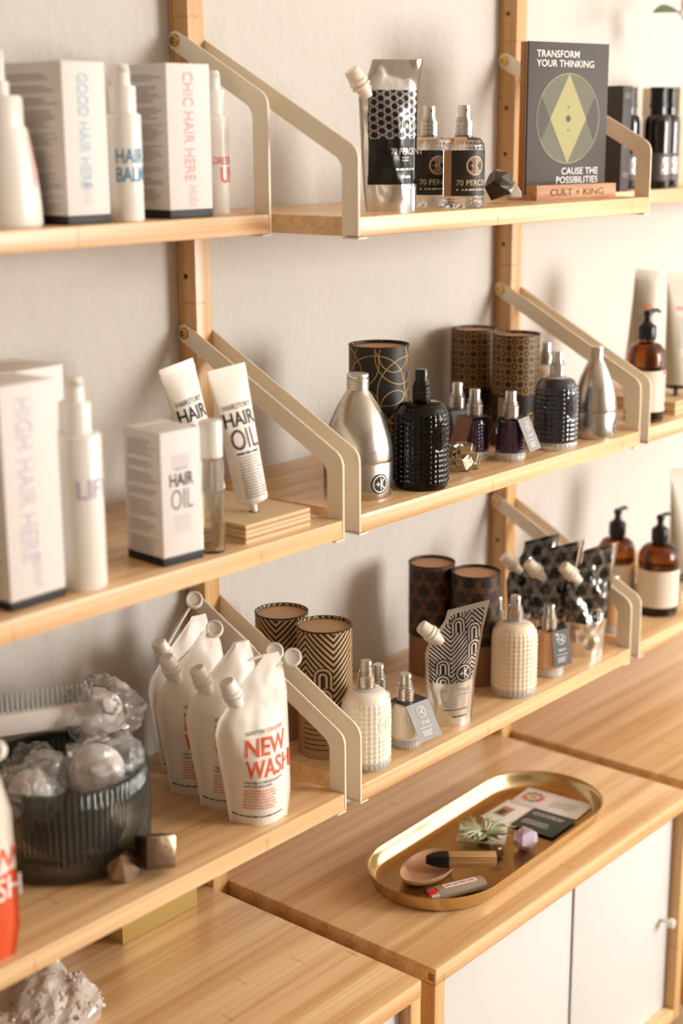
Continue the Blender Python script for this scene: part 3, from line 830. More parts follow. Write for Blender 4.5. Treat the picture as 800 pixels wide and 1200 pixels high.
def spout(t, P, u, v, ang, m, s=1.0, name='spout', cap=True, off=0.0):
    """threaded spout and cap; ang = tilt from the vertical towards -X in degrees"""
    p = P.pt(u, v, -1); q = P.pt(u, v, 1); c = (p + q)/2
    a = math.radians(P.tw[1])
    M = Matrix.Rotation(a, 3, 'Z') @ Matrix.Rotation(math.radians(-ang), 3, 'Y')
    pr = [(0, -0.014), (0.0070, -0.014), (0.0078, -0.002), (0.0108, -0.001), (0.0108, 0.0008), (0.0085, 0.0014), (0.0085, 0.0028)]
    sp = MB().lathe([(r*s, z*s) for r, z in pr], 24, M=M).build(name, m, t, loc=c)
    cp = [(0.0100, 0.0030), (0.0108, 0.0036), (0.0108, 0.0066), (0.0094, 0.0080), (0.0088, 0.0185), (0.0078, 0.0205), (0.0042, 0.0200), (0, 0.0198)]
    MB().lathe([(0, 0.0030*s)] + [(r*s, z*s) for r, z in cp], 24, M=M).build('spout_cap', m, t, loc=c)
    return c, M

NW_L = [(0, -.032), (.03, -.036), (.109, -.050), (.125, -.047), (.142, -.034), (.183, .006), (.187, .008)]
NW_R = [(0, .032), (.03, .036), (.14, .037), (.17, .032), (.187, .027)]
STRAP_M = mat('strap_film', '#ece5da', 0.4, sss=0.3)
def wash_pouch(label, x, y, z, rz, seed, flip, twist=(-14, 6), T=0.046):
    t = thing('refill_pouch', label, 'pouch', (x, y, z), rz, 'white refill pouches')
    P = Pouch(NW_L, NW_R, 0.187, T, twist, 0.0, -0.02, seed, 0.0030)
    P.mesh('bag', POUCH_W, t)
    f = P.front(0.0007)
    Ink().text('NEW', -0.021, 0.0815, 0.0195, 0.012, 0.80).text('WASH', -0.021, 0.0575, 0.0195, 0.012, 0.705).text('(ORIGINAL)', 0.004, 0.1055, 0.0042, 0.01, 0.75).on(f, 'orange_lettering', ORANGE, t, 0.0035)
    Ink().text('HAIRSTORY', -0.021, 0.1055, 0.0042, 0.0, 0.72).text('WELCOME TO THE POST-SHAMPOO', -0.021, 0.0510, 0.0023, 0.02, 0.80).text('HAIR CARE REVOLUTION', -0.021, 0.0468, 0.0023, 0.02, 0.80).prose(-0.030, 0.024, 0.0125, 1, 0.002, 0.0016, 3, 0).on(f, 'black_lettering', BLACK, t)
    Ink().prose(-0.0205, 0.016, 0.0430, 7, 0.0034, 0.0015, 9, 0.25).on(f, 'fine_print', ORANGE_LT, t)
    c, M = spout(t, P, -0.028, 0.1475, 24, WHITE_PL, 1.0)
    # tether strap with its flip disc
    if flip:
        a = c + M @ Vector((0, 0, 0.004)); e = Vector(flip); mid = (a + e)/2 + Vector((0, 0, 0.004))
        pts = [a*(1-q)**2 + mid*2*q*(1-q) + e*q*q for q in [k/8 for k in range(9)]]
        MB().tube(pts, 0.0016, 6).build('strap', STRAP_M, t)
        d = Vector((-0.35, -0.75, 0.45)).normalized(); Mr = d.to_track_quat('Z', 'Y').to_matrix()
        MB().lathe([(0, -0.006), (0.0088, -0.006), (0.0097, -0.005), (0.0097, 0.005), (0.0090, 0.006), (0.0076, 0.006), (0.0072, 0.0045), (0, 0.0045)], 24, M=Mr).build('flip_disc', WHITE_PL, t, loc=e)
    return t
wash_pouch('white refill pouch standing foremost, its whole front print visible', -0.134, -0.2160, Z3, -22, 1, (0.044, 0.0, 0.177))
wash_pouch('white refill pouch second from the front of its row', -0.1260, -0.1640, Z3, -24, 2, (0.058, 0.0, 0.168))
wash_pouch('white refill pouch third from the front of its row', -0.1230, -0.1120, Z3, -22, 3, (0.025, 0.0, 0.187), T=0.040)
wash_pouch('white refill pouch at the back of its row by the wall', -0.0920, -0.0640, Z3, -18, 4, (0.014, 0.0, 0.205), T=0.036)

def orange_pouch():
    t = thing('refill_pouch', 'white and orange refill pouch at the shelf front beside the ribbed jar', 'pouch', (-0.506, -0.2150, Z3), -30)
    P = Pouch([(0, -.034), (.03, -.038), (.109, -.050), (.125, -.047), (.142, -.034), (.183, .018), (.187, .022)], [(0, .036), (.03, .042), (.14, .041), (.17, .034), (.187, .027)], 0.187, 0.042, (-10, 4), 0, -0.02, 8)
    m = pattern_mat('white_orange_film', lambda u, v, nt: (mixcol(nt, v < (0.078 + u*0.15), '#f2e9dd', '#e2582f'), None, None), 0.38, bump=0.12, bscale=35)
    P.mesh('bag', m, t)
    f = P.front(0.0007)
    Ink().text('NEW', -0.012, 0.0850, 0.0210, 0.012, 0.80).text('(DEEP)', 0.016, 0.111, 0.0042, 0.01, 0.75).on(f, 'orange_lettering', ORANGE, t, 0.0035)
    Ink().text('WASH', -0.012, 0.0585, 0.0205, 0.012, 0.68).prose(-0.012, 0.022, 0.050, 6, 0.0034, 0.0015, 9, 0.25).on(f, 'white_lettering', WHITE_PR, t, 0.0035)
    Ink().text('HAIRSTORY', -0.012, 0.111, 0.0042, 0, 0.72).on(f, 'black_lettering', BLACK, t)
    c, M = spout(t, P, -0.028, 0.1475, 24, WHITE_PL, 1.0)
    a = c + M @ Vector((0, 0, 0.004)); e = Vector((0.030, -0.004, 0.199)); mid = (a + e)/2 + Vector((0, 0, 0.004))
    MB().tube([a*(1-q)**2 + mid*2*q*(1-q) + e*q*q for q in [k/8 for k in range(9)]], 0.0011, 6).build('strap', STRAP_M, t)
    Mr = Vector((-0.35, -0.75, 0.45)).normalized().to_track_quat('Z', 'Y').to_matrix()
    MB().lathe([(0, -0.006), (0.0088, -0.006), (0.0097, -0.005), (0.0097, 0.005), (0.0090, 0.006), (0, 0.006)], 24, M=Mr).build('flip_disc', WHITE_PL, t, loc=e)
orange_pouch()

FOIL = '#dedcda'
def foil_style(u, v, nt):
    f = stripes_f(u*1.0, v, 0.020, 0.0040)*(v > 0.058)*(v < 0.144)*(u < (v - 0.06)*0.18 + 0.0290)*(u > (v - 0.104).max(0.0)*0.72 - 0.0265)
    return mixcol(nt, f, FOIL, '#161514'), sel(f, 0.2, 0.8), sel(f, 0.35, 0.25)
def foil_seventy(u, v, nt):
    lat = lattice_f(u, v)*(v > 0.078)
    inb = (v > 0.029)*(v < 0.130)*((u - 0.001).abs() < 0.0295)
    f = inb*(1.0 - lat*0.6)
    return mixcol(nt, f, FOIL, '#14110f'), sel(f, 0.15, 0.95), sel(f, 0.30, 0.20)
def foil_dark(u, v, nt):
    lat = hexlines_f(u, v, 0.020, 0.0004)
    inb = (v > 0.052)*((u).abs() < 0.034)
    f = inb*(1.0 - lat*0.6)
    return mixcol(nt, f, FOIL, '#141312'), sel(f, 0.25, 0.95), sel(f, 0.20, 0.22)
def foil_pouch(label, x, y, z, rz, L, R, H, T, m, seed, su, sv, sang, shear=0.0, twist=(0, 0), lean=0.0, group=None, cr=0.0028):
    t = thing('foil_pouch', label, 'pouch', (x, y, z), rz, group)
    P = Pouch(L, R, H, T, twist, shear, lean, seed, cr)
    P.mesh('bag', m, t, 40, 60)
    spout(t, P, su, sv, sang, OFFCAP, 1.0)
    return t, P
ST_L = [(0, -.029), (.098, -.031), (.108, -.028), (.138, -.006), (.150, -.003)]
ST_R = [(0, .029), (.06, .033), (.12, .042), (.150, .050)]
t, P = foil_pouch('silver spouted pouch printed with black curved stripes', 0.214, -0.2160, Z3, -42, ST_L, ST_R, 0.150, 0.030, pattern_mat('foil_striped', foil_style, 0.2, 1.0), 21, -0.021, 0.121, 50, 0.22)
Ink().disc(0.016, 0.070, 0.0115).on(P.front(0.0006), 'emblem_disc', BLACK, t, 0.0035)
Ink().k_mark(0.016, 0.070, 0.0092, 0.0012).on(P.front(0.0010), 'emblem', SILVER_PR, t)
Ink().text('STYLE', 0.016, 0.046, 0.0045, 0, 1.0, 'c').prose(0.006, 0.026, 0.043, 1, 0.002, 0.0008, 4, 0).on(P.front(0.0006), 'lettering', GREY_PR, t)
Ink().prose(-0.010, 0.022, 0.024, 1, 0.002, 0.0010, 4, 0).prose(0.002, 0.020, 0.015, 1, 0.002, 0.0014, 6, 0).on(P.front(0.0006), 'fine_print', BLACK, t)
SV_L = [(0, -.030), (.03, -.033), (.122, -.038), (.134, -.032), (.154, -.024), (.162, -.022)]
SV_R = [(0, .030), (.03, .030), (.10, .031), (.14, .034), (.162, .038)]
t, P = foil_pouch('tall silver spouted pouch with a black printed front panel', 0.118, -0.1980, Z1, -30, SV_L, SV_R, 0.162, 0.034, pattern_mat('foil_black_panel', foil_seventy, 0.2, 1.0), 13, -0.035, 0.134, 34, cr=0.0050)
Ink().k_mark(0.018, 0.092, 0.0105, 0.0010).text('70 PERCENT', -0.006, 0.0615, 0.0066, 0.0, 0.84).prose(0.008, 0.018, 0.0585, 2, 0.003, 0.0010, 2, 0).prose(-0.001, 0.027, 0.0465, 1, 0.003, 0.0020, 4, 0).prose(0.005, 0.018, 0.0385, 1, 0.003, 0.0022, 7, 0).on(P.front(0.0006), 'lettering', SILVER_PR, t)
DK = pattern_mat('foil_dark_panel', foil_dark, 0.2, 1.0, coat=1.0)
FP_L = [(0, -.027), (.098, -.032), (.112, -.029), (.140, -.008), (.156, -.006)]
FP_R = [(0, .027), (.06, .032), (.12, .038), (.156, .045)]
for x, y, rz, seed, lab in ((0.542, -0.2140, -38, 31, 'dark foil spouted pouch standing foremost beside the bracket'), (0.522, -0.1690, -42, 32, 'dark foil spouted pouch in the middle of the three'), (0.530, -0.1230, -40, 33, 'dark foil spouted pouch at the back of the three')):
    t, P = foil_pouch(lab, x, y, Z3, rz, FP_L, FP_R, 0.156, 0.026, DK, seed, -0.022, 0.123, 46, 0.20, group='dark foil spouted pouches', cr=0.0075)
    Ink().k_mark(0.012, 0.060, 0.0095, 0.0011).on(P.front(0.0007), 'emblem', SILVER_PR, t)

# ------------------------------------------------------------------ white hair products
def carton(label, x, y, z, rz, W, D, H, group=None):
    """carton whose front left corner stands at x, y"""
    a = math.radians(rz); cx = x + W/2*math.cos(a) - D/2*math.sin(a); cy = y + W/2*math.sin(a) + D/2*math.cos(a)
    t = thing('carton', label, 'box', (cx, cy, z), rz, group)
    MB().box(-W/2, W/2, -D/2, D/2, 0.0085, H).build('carton_body', WHITE_CARD, t, bevel=0.0006)
    MB().box(-W/2-0.0002, W/2+0.0002, -D/2-0.0002, D/2+0.0002, 0, 0.0085).build('black_base', BLACK, t, bevel=0.0006)
    MB().box(-W/2+0.001, W/2-0.001, D/2-0.012, D/2+0.0003, H, H+0.0006).build('lid_flap', WHITE_CARD, t, bevel=0.0002)
    fl, ff = on_left(-W/2, 0, 0), on_front(-D/2)
    return t, ff, fl, W, D, H
def side_print(t, fl, D, H, seed, n=30):
    k = Ink(); v = H*0.93; R = random.Random(seed)
    while v > 0.02:
        n = R.choice((3, 5, 7)); dv = 0.0024
        k.prose(-D/2+0.006, D/2-0.005, v, n, dv, 0.0009, R.randint(0, 999), 0.35); v -= n*dv + 0.004
    k.on(fl, 'fine_print', mat('pale_print', '#a89b8f', 0.6), t)
t, ff, fl, W, D, H = carton('tall white carton with pale blue vertical lettering', -0.2880, -0.1340, Z1+.0015, 0, 0.0520, 0.085, 0.149, 'tall white cartons')
side_print(t, fl, D, H, 2); Ink().text('GOOD HAIR HERE', -0.0080, H-0.010, 0.0125, 0.016, 0.72, 'l', -90, 0, 0.106).on(ff, 'lettering', PALE_BLUE, t); Ink().prose(-0.006, 0.004, 0.038, 9, 0.0024, 0.0010, 3).on(ff, 'fine_print', LILAC_PALE, t)
t, ff, fl, W, D, H = carton('tall white carton with pink vertical lettering', -0.1570, -0.1340, Z1+.0015, -4, 0.0560, 0.075, 0.151, 'tall white cartons')
side_print(t, fl, D, H, 3); Ink().text('CHIC HAIR HERE', -0.0070, H-0.008, 0.0130, 0.004, 0.78, 'l', -90, 0, 0.106).on(ff, 'lettering', PINK, t); Ink().prose(-0.003, 0.008, 0.032, 9, 0.0024, 0.0009, 3).on(ff, 'fine_print', PINK, t)
t, ff, fl, W, D, H = carton('tall white carton with pale lilac vertical lettering, foremost', -0.4540, -0.2330, Z2, 2, 0.0620, 0.068, 0.198, 'tall white cartons')
side_print(t, fl, D, H, 4); Ink().text('HIGH HAIR HERE', -0.0150, H-0.012, 0.0180, 0.012, 0.86, 'l', -90, 0, 0.146).on(ff, 'lettering', LILAC_PALE, t); Ink().prose(-0.004, 0.008, 0.045, 12, 0.0026, 0.0010, 3).on(ff, 'fine_print', LILAC_PALE, t)
t, ff, fl, W, D, H = carton('tall white carton standing behind the lilac lettered one', -0.3580, -0.1260, Z2, 2, 0.0620, 0.068, 0.189, 'tall white cartons')
side_print(t, fl, D, H, 5)
t, ff, fl, W, D, H = carton('short white carton with dark upright lettering beside the oil bottle', -0.2740, -0.2335, Z2, -4, 0.0490, 0.056, 0.131)
side_print(t, fl, D, H, 6)
Ink().text('HAIR', 0, 0.0770, 0.0125, 0.014, 0.72, 'c').on(ff, 'lettering', BLACK, t); Ink().text('OIL', 0, 0.0540, 0.0200, 0.0, 0.62, 'c').text('HAIRSTORY', 0, 0.0925, 0.0026, 0, 0.9, 'c').on(ff, 'grey_lettering', GREY_PR, t)
Ink().prose(-0.011, 0.011, 0.107, 5, 0.0024, 0.0010, 3, 0.0).prose(-0.011, 0.011, 0.048, 7, 0.0026, 0.0010, 5, 0.1).on(ff, 'fine_print', LILAC_PALE, t)

def pump_cap_bottle(label, x, y, z, R, H, sh, capr, rz=0, text=None, colr=None, body=None, group='white pump bottles', spout_side=1):
    t = thing('white_pump_bottle', label, 'bottle', (x, y, z), rz, group)
    body = body or [(0, 0), (R*0.95, 0), (R, 0.002), (R, sh-0.0025), (R*0.95, sh), (capr+0.001, sh+0.0005), (0, sh+0.0005)]
    MB().lathe(body, 44).build('body', WHITE_PL, t)
    MB().lathe([(0, sh+0.0006), (capr, sh+0.0006), (capr, sh + (H-sh)*0.55), (capr*0.97, sh + (H-sh)*0.57), (0, sh + (H-sh)*0.57)], 36).build('collar', WHITE_PL, t)
    MB().lathe([(0, sh + (H-sh)*0.57), (capr*0.66, sh + (H-sh)*0.57), (capr*0.60, H-0.003), (capr*0.5, H), (0, H)], 32).build('pump_head', WHITE_PL, t)
    MB().box(-0.0032, 0.0032, -capr*1.15, 0.002, H-0.0075, H-0.0025).build('pump_spout', WHITE_PL, t, bevel=0.0012)
    if text: Ink_text(t, R, text, colr)
    return t
def Ink_text(t, R, rows, m):
    k = Ink()
    for s, u, v, h, b, sx, al in rows: k.text(s, u, v, h, b, sx, al)
    k.on(on_cyl(R, -90, 0.0004), 'lettering', m, t)
z = Z1 + .0015
pump_cap_bottle('white pump bottle with blue lettering between the two cartons', -0.2060, -0.1230, z, 0.0178, 0.148, 0.102, 0.0137, -24, [('HAIR', -0.014, 0.0560, 0.0135, 0.014, 0.72, 'l'), ('BALM', -0.014, 0.0385, 0.0135, 0.014, 0.70, 'l')], BLUE, spout_side=1)
pump_cap_bottle('slim white pump bottle with coral lettering beside the short bracket', -0.0580, -0.1000, z, 0.0150, 0.147, 0.102, 0.0115, -30, [('DRESSED', -0.006, 0.0520, 0.0075, 0.012, 0.70, 'l'), ('UP', 0.002, 0.0330, 0.0160, 0.014, 0.80, 'l')], CORAL)
pump_cap_bottle('tall white pump bottle with lilac lettering beside the lilac lettered carton', -0.3610, -0.2180, Z2, 0.0222, 0.194, 0.143, 0.0142, -18, [('LIFT', -0.010, 0.0860, 0.0175, 0.010, 0.85, 'l')], LILAC)
R = 0.034
bt = pump_cap_bottle('tapered white pump bottle with pink upright lettering at the shelf end', -0.3300, -0.0950, z, R, 0.158, 0.094, 0.0095, -30, None, None,
    [(0, 0), (R*0.97, 0), (R, 0.003), (R*0.985, 0.02), (R*0.90, 0.05), (R*0.72, 0.085), (R*0.68, 0.090), (R*0.62, 0.090), (R*0.62, 0.115), (R*0.56, 0.118), (0, 0.118)])
Ink().text('UNDRESSED', 0.012, 0.082, 0.0080, 0.012, 0.72, 'l', -90).on(on_cyl(Prof([(R, 0), (R*0.985, 0.02), (R*0.90, 0.05), (R*0.72, 0.085), (R*0.7, 0.09)]), -60, 0.0005), 'lettering', PINK, bt)

def oil_spray():
    t = thing('clear_oil_bottle', 'slim clear oil spray bottle with white cap by the short carton', 'bottle', (-0.2020, -0.2280, Z2), 0)
    R = 0.0118
    MB().lathe([(0, 0), (R*0.95, 0), (R, 0.002), (R, 0.094), (R*0.8, 0.0965), (R*0.7, 0.098), (0, 0.098)], 36).build('glass_body', GLASS, t)
    MB().lathe([(0, 0.0035), (R*0.82, 0.0035), (R*0.82, 0.060), (0, 0.060)], 28).build('oil', mat('clear_oil', '#f5efdc', 0.02, trans=1.0, ior=1.33), t)
    MB().tube([(0, 0, 0.008), (0, 0, 0.097)], 0.0012, 8).build('dip_tube', CLEARP, t)
    MB().lathe([(0, 0.0965), (R*0.96, 0.0965), (R*0.98, 0.130), (R*0.90, 0.1325), (0, 0.133)], 36).build('cap', WHITE_PL, t)
    Ink().text('HAIR OIL', -0.003, 0.085, 0.0055, 0, 0.8, 'l', -90).on(on_cyl(R, -100, 0.0004), 'lettering', GREY_PR, t)
oil_spray()

PLY = mat('birch_ply', '#dcbf96', 0.6, bump=0.1, bscale=120); PLY_D = mat('ply_core', '#b98a56', 0.7, bump=0.2, bscale=300)
def rack(label, x, y, z, rz, W, D, holes):
    """two plywood boards with round holes to stand tubes in; x, y is the front left corner"""
    t = thing('plywood_rack', label, 'rack', (x, y, z), rz)
    zz = 0
    for k, (h, m) in enumerate(((0.0036, PLY), (0.0026, PLY_D), (0.0036, PLY), (0.0006, BLACK), (0.0034, PLY), (0.0024, PLY_D), (0.0034, PLY))):
        ins = 0.0006 if k == 3 else 0.0
        MB().box(ins, W - ins, ins, D - ins, zz, zz + h).build('ply_sheet', m, t, smooth=0); zz += h
    for hx_, hy_ in holes:
        MB().lathe([(0, 0.0002), (0.0055, 0.0002), (0.0060, 0.0001)], 20).build('hole', mat('rack_hole', '#5b4028', 0.8), t, loc=(hx_, hy_, zz))
    return zz
hz = rack('birch plywood rack holding the two hair oil tubes', -0.1640, -0.2360, Z2, 0, 0.098, 0.170, ((0.048, 0.034), (0.050, 0.097)))
def squeeze_tube(label, tip, top, W, R, L, m, rows, rz, group, name='squeeze_tube', capm=None, colr=BLACK):
    tip, top = Vector(tip), Vector(top); ax = (top - tip).normalized()
    t = thing(name, label, 'tube', tip, 0, group)
    # local frame: z along the tube, x across the crimp
    a = math.radians(rz); xr = Vector((math.cos(a), math.sin(a), 0)); xr = (xr - ax*xr.dot(ax)).normalized(); yr = ax.cross(xr)
    M = Matrix((xr, yr, ax)).transposed()
    t.rotation_euler = M.to_euler()
    z0 = 0.006
    MB().lathe([(0, -0.004), (0.0032, -0.004), (0.0036, 0.001), (0.0036, z0), (0, z0)], 16).build('nozzle', WHITE_PL if capm is None else capm, t)
    MB().lathe([(0, z0-0.0005), (R*0.55, z0-0.0005), (R*0.98, z0+0.003), (R, z0+0.005), (0, z0+0.005)], 40).build('tube_cap', WHITE_PL if capm is None else capm, t)
    b = MB(); vs, fs, uv = [], [], []; n = 44; ns = 26
    Lb = L - z0 - 0.005
    def pt(th, s):
        q = max(0, (s - 0.05)/0.88); q = min(1, q)
        rx = R + (W/2 - R)*q; ry = R*(1 - q)**0.75 + 0.0006
        return Vector((rx*math.cos(th), ry*math.sin(th), z0 + 0.005 + Lb*s))
    for j in range(ns+1):
        for i in range(n):
            th = 2*PI*i/n; vs.append(pt(th, j/ns)); uv.append((th, Lb*j/ns))
    for j in range(ns): fs += [(j*n+i, j*n+(i+1) % n, (j+1)*n+(i+1) % n, (j+1)*n+i) for i in range(n)]
    fs += [tuple(range(n))[::-1], tuple(ns*n + i for i in range(n))]
    b.add(vs, fs, uv).build('tube_body', m, t, smooth=60)
    MB().box(-W/2-0.0002, W/2+0.0002, -0.0009, 0.0009, L-0.0085, L-0.0075).build('crimp_line', m, t, smooth=0)
    def f(u, v):
        s = (v - z0 - 0.005)/Lb; q = min(1, max(0, (s - 0.05)/0.88)); rx = R + (W/2 - R)*q; ry = R*(1 - q)**0.75 + 0.0006
        c = max(-0.999, min(0.999, u/rx))
        return Vector((u, -ry*math.sqrt(1 - c*c) - 0.0006, v))
    return t, f
WT = mat('white_tube', '#f1e9de', 0.35, sss=0.1)
def oil_tube(label, tip, top, rz):
    t, f = squeeze_tube(label, tip, top, 0.046, 0.0165, 0.151, WT, None, rz, 'white hair oil tubes')
    Ink().text('HAIRSTORY', 0.000, 0.1075, 0.0056, 0.0, 0.78, 'c').text('HAIR', 0.000, 0.0900, 0.0145, 0.014, 0.78, 'c').prose(-0.013, 0.013, 0.0625, 1, 0.002, 0.0022, 3, 0).on(f, 'lettering', BLACK, t)
    Ink().text('OIL', 0.000, 0.0655, 0.0215, 0.0, 0.66, 'c').on(f, 'outline_lettering', mat('plum_print', '#4a3a44', 0.5), t)
    Ink().prose(-0.013, 0.012, 0.0580, 15, 0.0030, 0.0012, 3, 0.2).on(f, 'fine_print', GREY_PR, t)
oil_tube('white hair oil tube leaning in front in its plywood rack', (-0.116, -0.202, Z2+hz+0.0035), (-0.130, -0.180, Z2+hz+0.152), -14)
oil_tube('white hair oil tube leaning behind, half hidden by the carton', (-0.114, -0.139, Z2+hz+0.0035), (-0.140, -0.116, Z2+hz+0.150), -8)

# ------------------------------------------------------------------ right hand bay
def pump_bottle(label, x, y, z, R, rz, k=1.0, red=False):
    t = thing('amber_pump_bottle', label, 'bottle', (x, y, z), rz, 'amber pump bottles')
    MB().lathe([(0, 0), (R*0.93, 0), (R*0.99, 0.002), (R, 0.006), (R, 0.088*k)] + shoulder(R, 0.088*k, 0.112*k, 0.0115, 8, 0.9) + [(0.0115, 0.118*k), (0, 0.118*k)], 44).build('glass_body', AMBER, t)
    MB().lathe([(0, 0.004), (R*0.9, 0.004), (R*0.9, 0.072*k), (0, 0.072*k)], 32).build('liquid', mat('amber_liquid', '#3a1806', 0.15), t)
    MB().lathe([(R+0.0003, 0.0155*k), (R+0.0007, 0.0155*k), (R+0.0007, 0.074*k), (R+0.0003, 0.074*k)], 60, -215, 75).build('paper_label', mat('label_paper', '#e3d9c6', 0.65), t)
    f = on_cyl(R, -60, 0.0009)
    Ink().prose(-0.004, 0.012, 0.063*k, 9, 0.0036, 0.0013, 5, 0.3).k_mark(0.004, 0.0245*k, 0.0036, 0.0008).on(f, 'fine_print', GREY_PR, t)
    if red: Ink().rect(-0.004, 0.014, 0.068*k, 0.0735*k, 3).on(f, 'red_stripe', CORAL, t)
    else: Ink().rect(-0.003, 0.012, 0.0715*k, 0.0725*k, 3).on(f, 'red_stripe', CORAL, t)
    pr = [(0, 0.1165*k), (0.0128, 0.1165*k)]
    MB().lathe(pr + [(0.0132, 0.118*k), (0.0132, 0.134*k), (0.0122, 0.136*k), (0.0062, 0.1405*k), (0.0052, 0.143*k), (0.0050, 0.150*k), (0, 0.150*k)], 32).build('pump_collar', BLACK_PL, t)
    b = MB().lathe([(0, 0.1505*k), (0.0065, 0.1505*k), (0.0068, 0.153*k), (0.0050, 0.1575*k), (0, 0.158*k)], 20)
    b.tube([(0, 0, 0.154*k), (0.009, 0, 0.1565*k), (0.017, 0, 0.1570*k), (0.021, 0, 0.1545*k)], [0.0036, 0.0034, 0.0028, 0.0022], 10)
    b.build('pump_nozzle', BLACK_PL, t)
    return t
pump_bottle('lone amber pump bottle on the shelf beside the smaller aluminium bottle', 0.689, -0.2100, Z2, 0.0280, -25, 1.0, True)
pump_bottle('amber pump bottle of the lower pair standing nearer the wall', 0.768, -0.1300, Z3, 0.0290, -10, 1.0)
pump_bottle('amber pump bottle of the lower pair with its whole paper label visible', 0.784, -0.1950, Z3, 0.0315, -12, 0.985)
hz2 = rack('plywood rack holding two tall grey white tubes', 0.7460, -0.2300, Z2, 0, 0.098, 0.150, ((0.055, 0.030), (0.055, 0.100)))
TUBE_G = mat('warm_grey_tube', '#b8ac99', 0.4)
for lab, tip, top, rz in (('tall warm grey tube standing in front at the frame edge', (0.803, -0.200, Z2+hz2+0.0035), (0.829, -0.182, Z2+hz2+0.180), -12), ('tall warm grey tube standing behind the lone amber bottle', (0.801, -0.130, Z2+hz2+0.0035), (0.824, -0.131, Z2+hz2+0.178), -12)):
    t, f = squeeze_tube(lab, tip, top, 0.052, 0.0190, 0.180, TUBE_G, None, rz, 'tall warm grey tubes', capm=BLACK_PL)
    Ink().rect(-0.012, 0.012, 0.122, 0.128, 6).on(f, 'coral_stripe', CORAL, t)
    Ink().prose(-0.012, 0.012, 0.112, 14, 0.0034, 0.0012, 4, 0.3).k_mark(0, 0.048, 0.005, 0.001).on(f, 'fine_print', GREY_PR, t)
rack('plywood rack behind the lower pair of amber bottles at the frame edge', 0.8420, -0.2050, Z3, 0, 0.10, 0.150, ((0.055, 0.030), (0.055, 0.100)))
t, f = squeeze_tube('tall warm grey tube in the lower rack at the frame edge', (0.897, -0.175, Z3+hz2+0.0035), (0.915, -0.160, Z3+hz2+0.180), 0.058, 0.0200, 0.180, TUBE_G, None, -12, 'tall warm grey tubes', capm=BLACK_PL)

def black_bottle(label, x, y, z, R):
    t = thing('black_glass_bottle', label, 'bottle', (x, y, z), -20, 'tall black glass bottles')
    dk = mat('dark_brown_glass', '#120a06', 0.05, coat=0.5)
    MB().lathe([(0, 0), (R*0.95, 0), (R, 0.003), (R, 0.092)] + shoulder(R, 0.092, 0.108, 0.0125, 7, 0.8) + [(0.0122, 0.118), (0, 0.118)], 40).build('glass_body', dk, t)
    MB().lathe([(0, 0.118), (0.0138, 0.118), (0.0138, 0.124), (0.0128, 0.125), (0.0128, 0.142), (0.0138, 0.143), (0.0138, 0.147), (0, 0.147)], 28).build('cap', BLACK_PL, t)
    MB().lathe([(R+0.0003, 0.012), (R+0.0006, 0.012), (R+0.0006, 0.052), (R+0.0003, 0.052)], 40, -170, 20).build('label', mat('smoke_label', '#57504b', 0.5), t)
    Ink().prose(-0.012, 0.012, 0.045, 6, 0.0042, 0.0014, 3).on(on_cyl(R, -80, 0.0009), 'fine_print', SILVER_PR, t)
    return t
bb = black_bottle('black glass bottle standing next to the upright dark book', 0.818, -0.090, z, 0.0200)
dup(bb, (0.845, -0.127, z), None, 'black glass bottle in the middle, standing forward of its neighbours')
dup(bb, (0.890, -0.118, z), None, 'black glass bottle last in its row by the kraft box')
def book():
    t = thing('dark_book', 'dark brown book standing upright beside the black bottles', 'book', (0.7150, -0.1420, z), -3)
    MB().box(0, 0.0230, 0, 0.060, 0, 0.146).build('cover', mat('dark_brown_cover', '#3b3330', 0.55), t, bevel=0.001)
    MB().box(0.002, 0.0210, 0.003, 0.0585, 0.1462, 0.1466).build('page_edges', mat('page_edge', '#6b625a', 0.7), t)
    Ink().prose(0.005, 0.018, 0.136, 2, 0.004, 0.0022, 3, 0).prose(0.005, 0.018, 0.072, 3, 0.004, 0.0022, 5, 0).prose(0.005, 0.018, 0.026, 2, 0.004, 0.002, 6, 0).on(on_front(0), 'lettering', GREY_PR, t)
book()
t = thing('kraft_box', 'pale kraft box standing at the end beside the black bottles', 'box', (0.985, -0.0750, z), -4)
MB().box(-0.034, 0.034, -0.034, 0.034, 0, 0.105).build('box_body', mat('pale_kraft', '#d9bf98', 0.7, bump=0.1, bscale=200), t, bevel=0.0008)
MB().box(-0.0346, 0.0346, -0.0346, 0.0346, 0.1055, 0.150).build('box_lid', mat('paler_kraft', '#e6d2b2', 0.7, bump=0.1, bscale=200), t, bevel=0.0008)

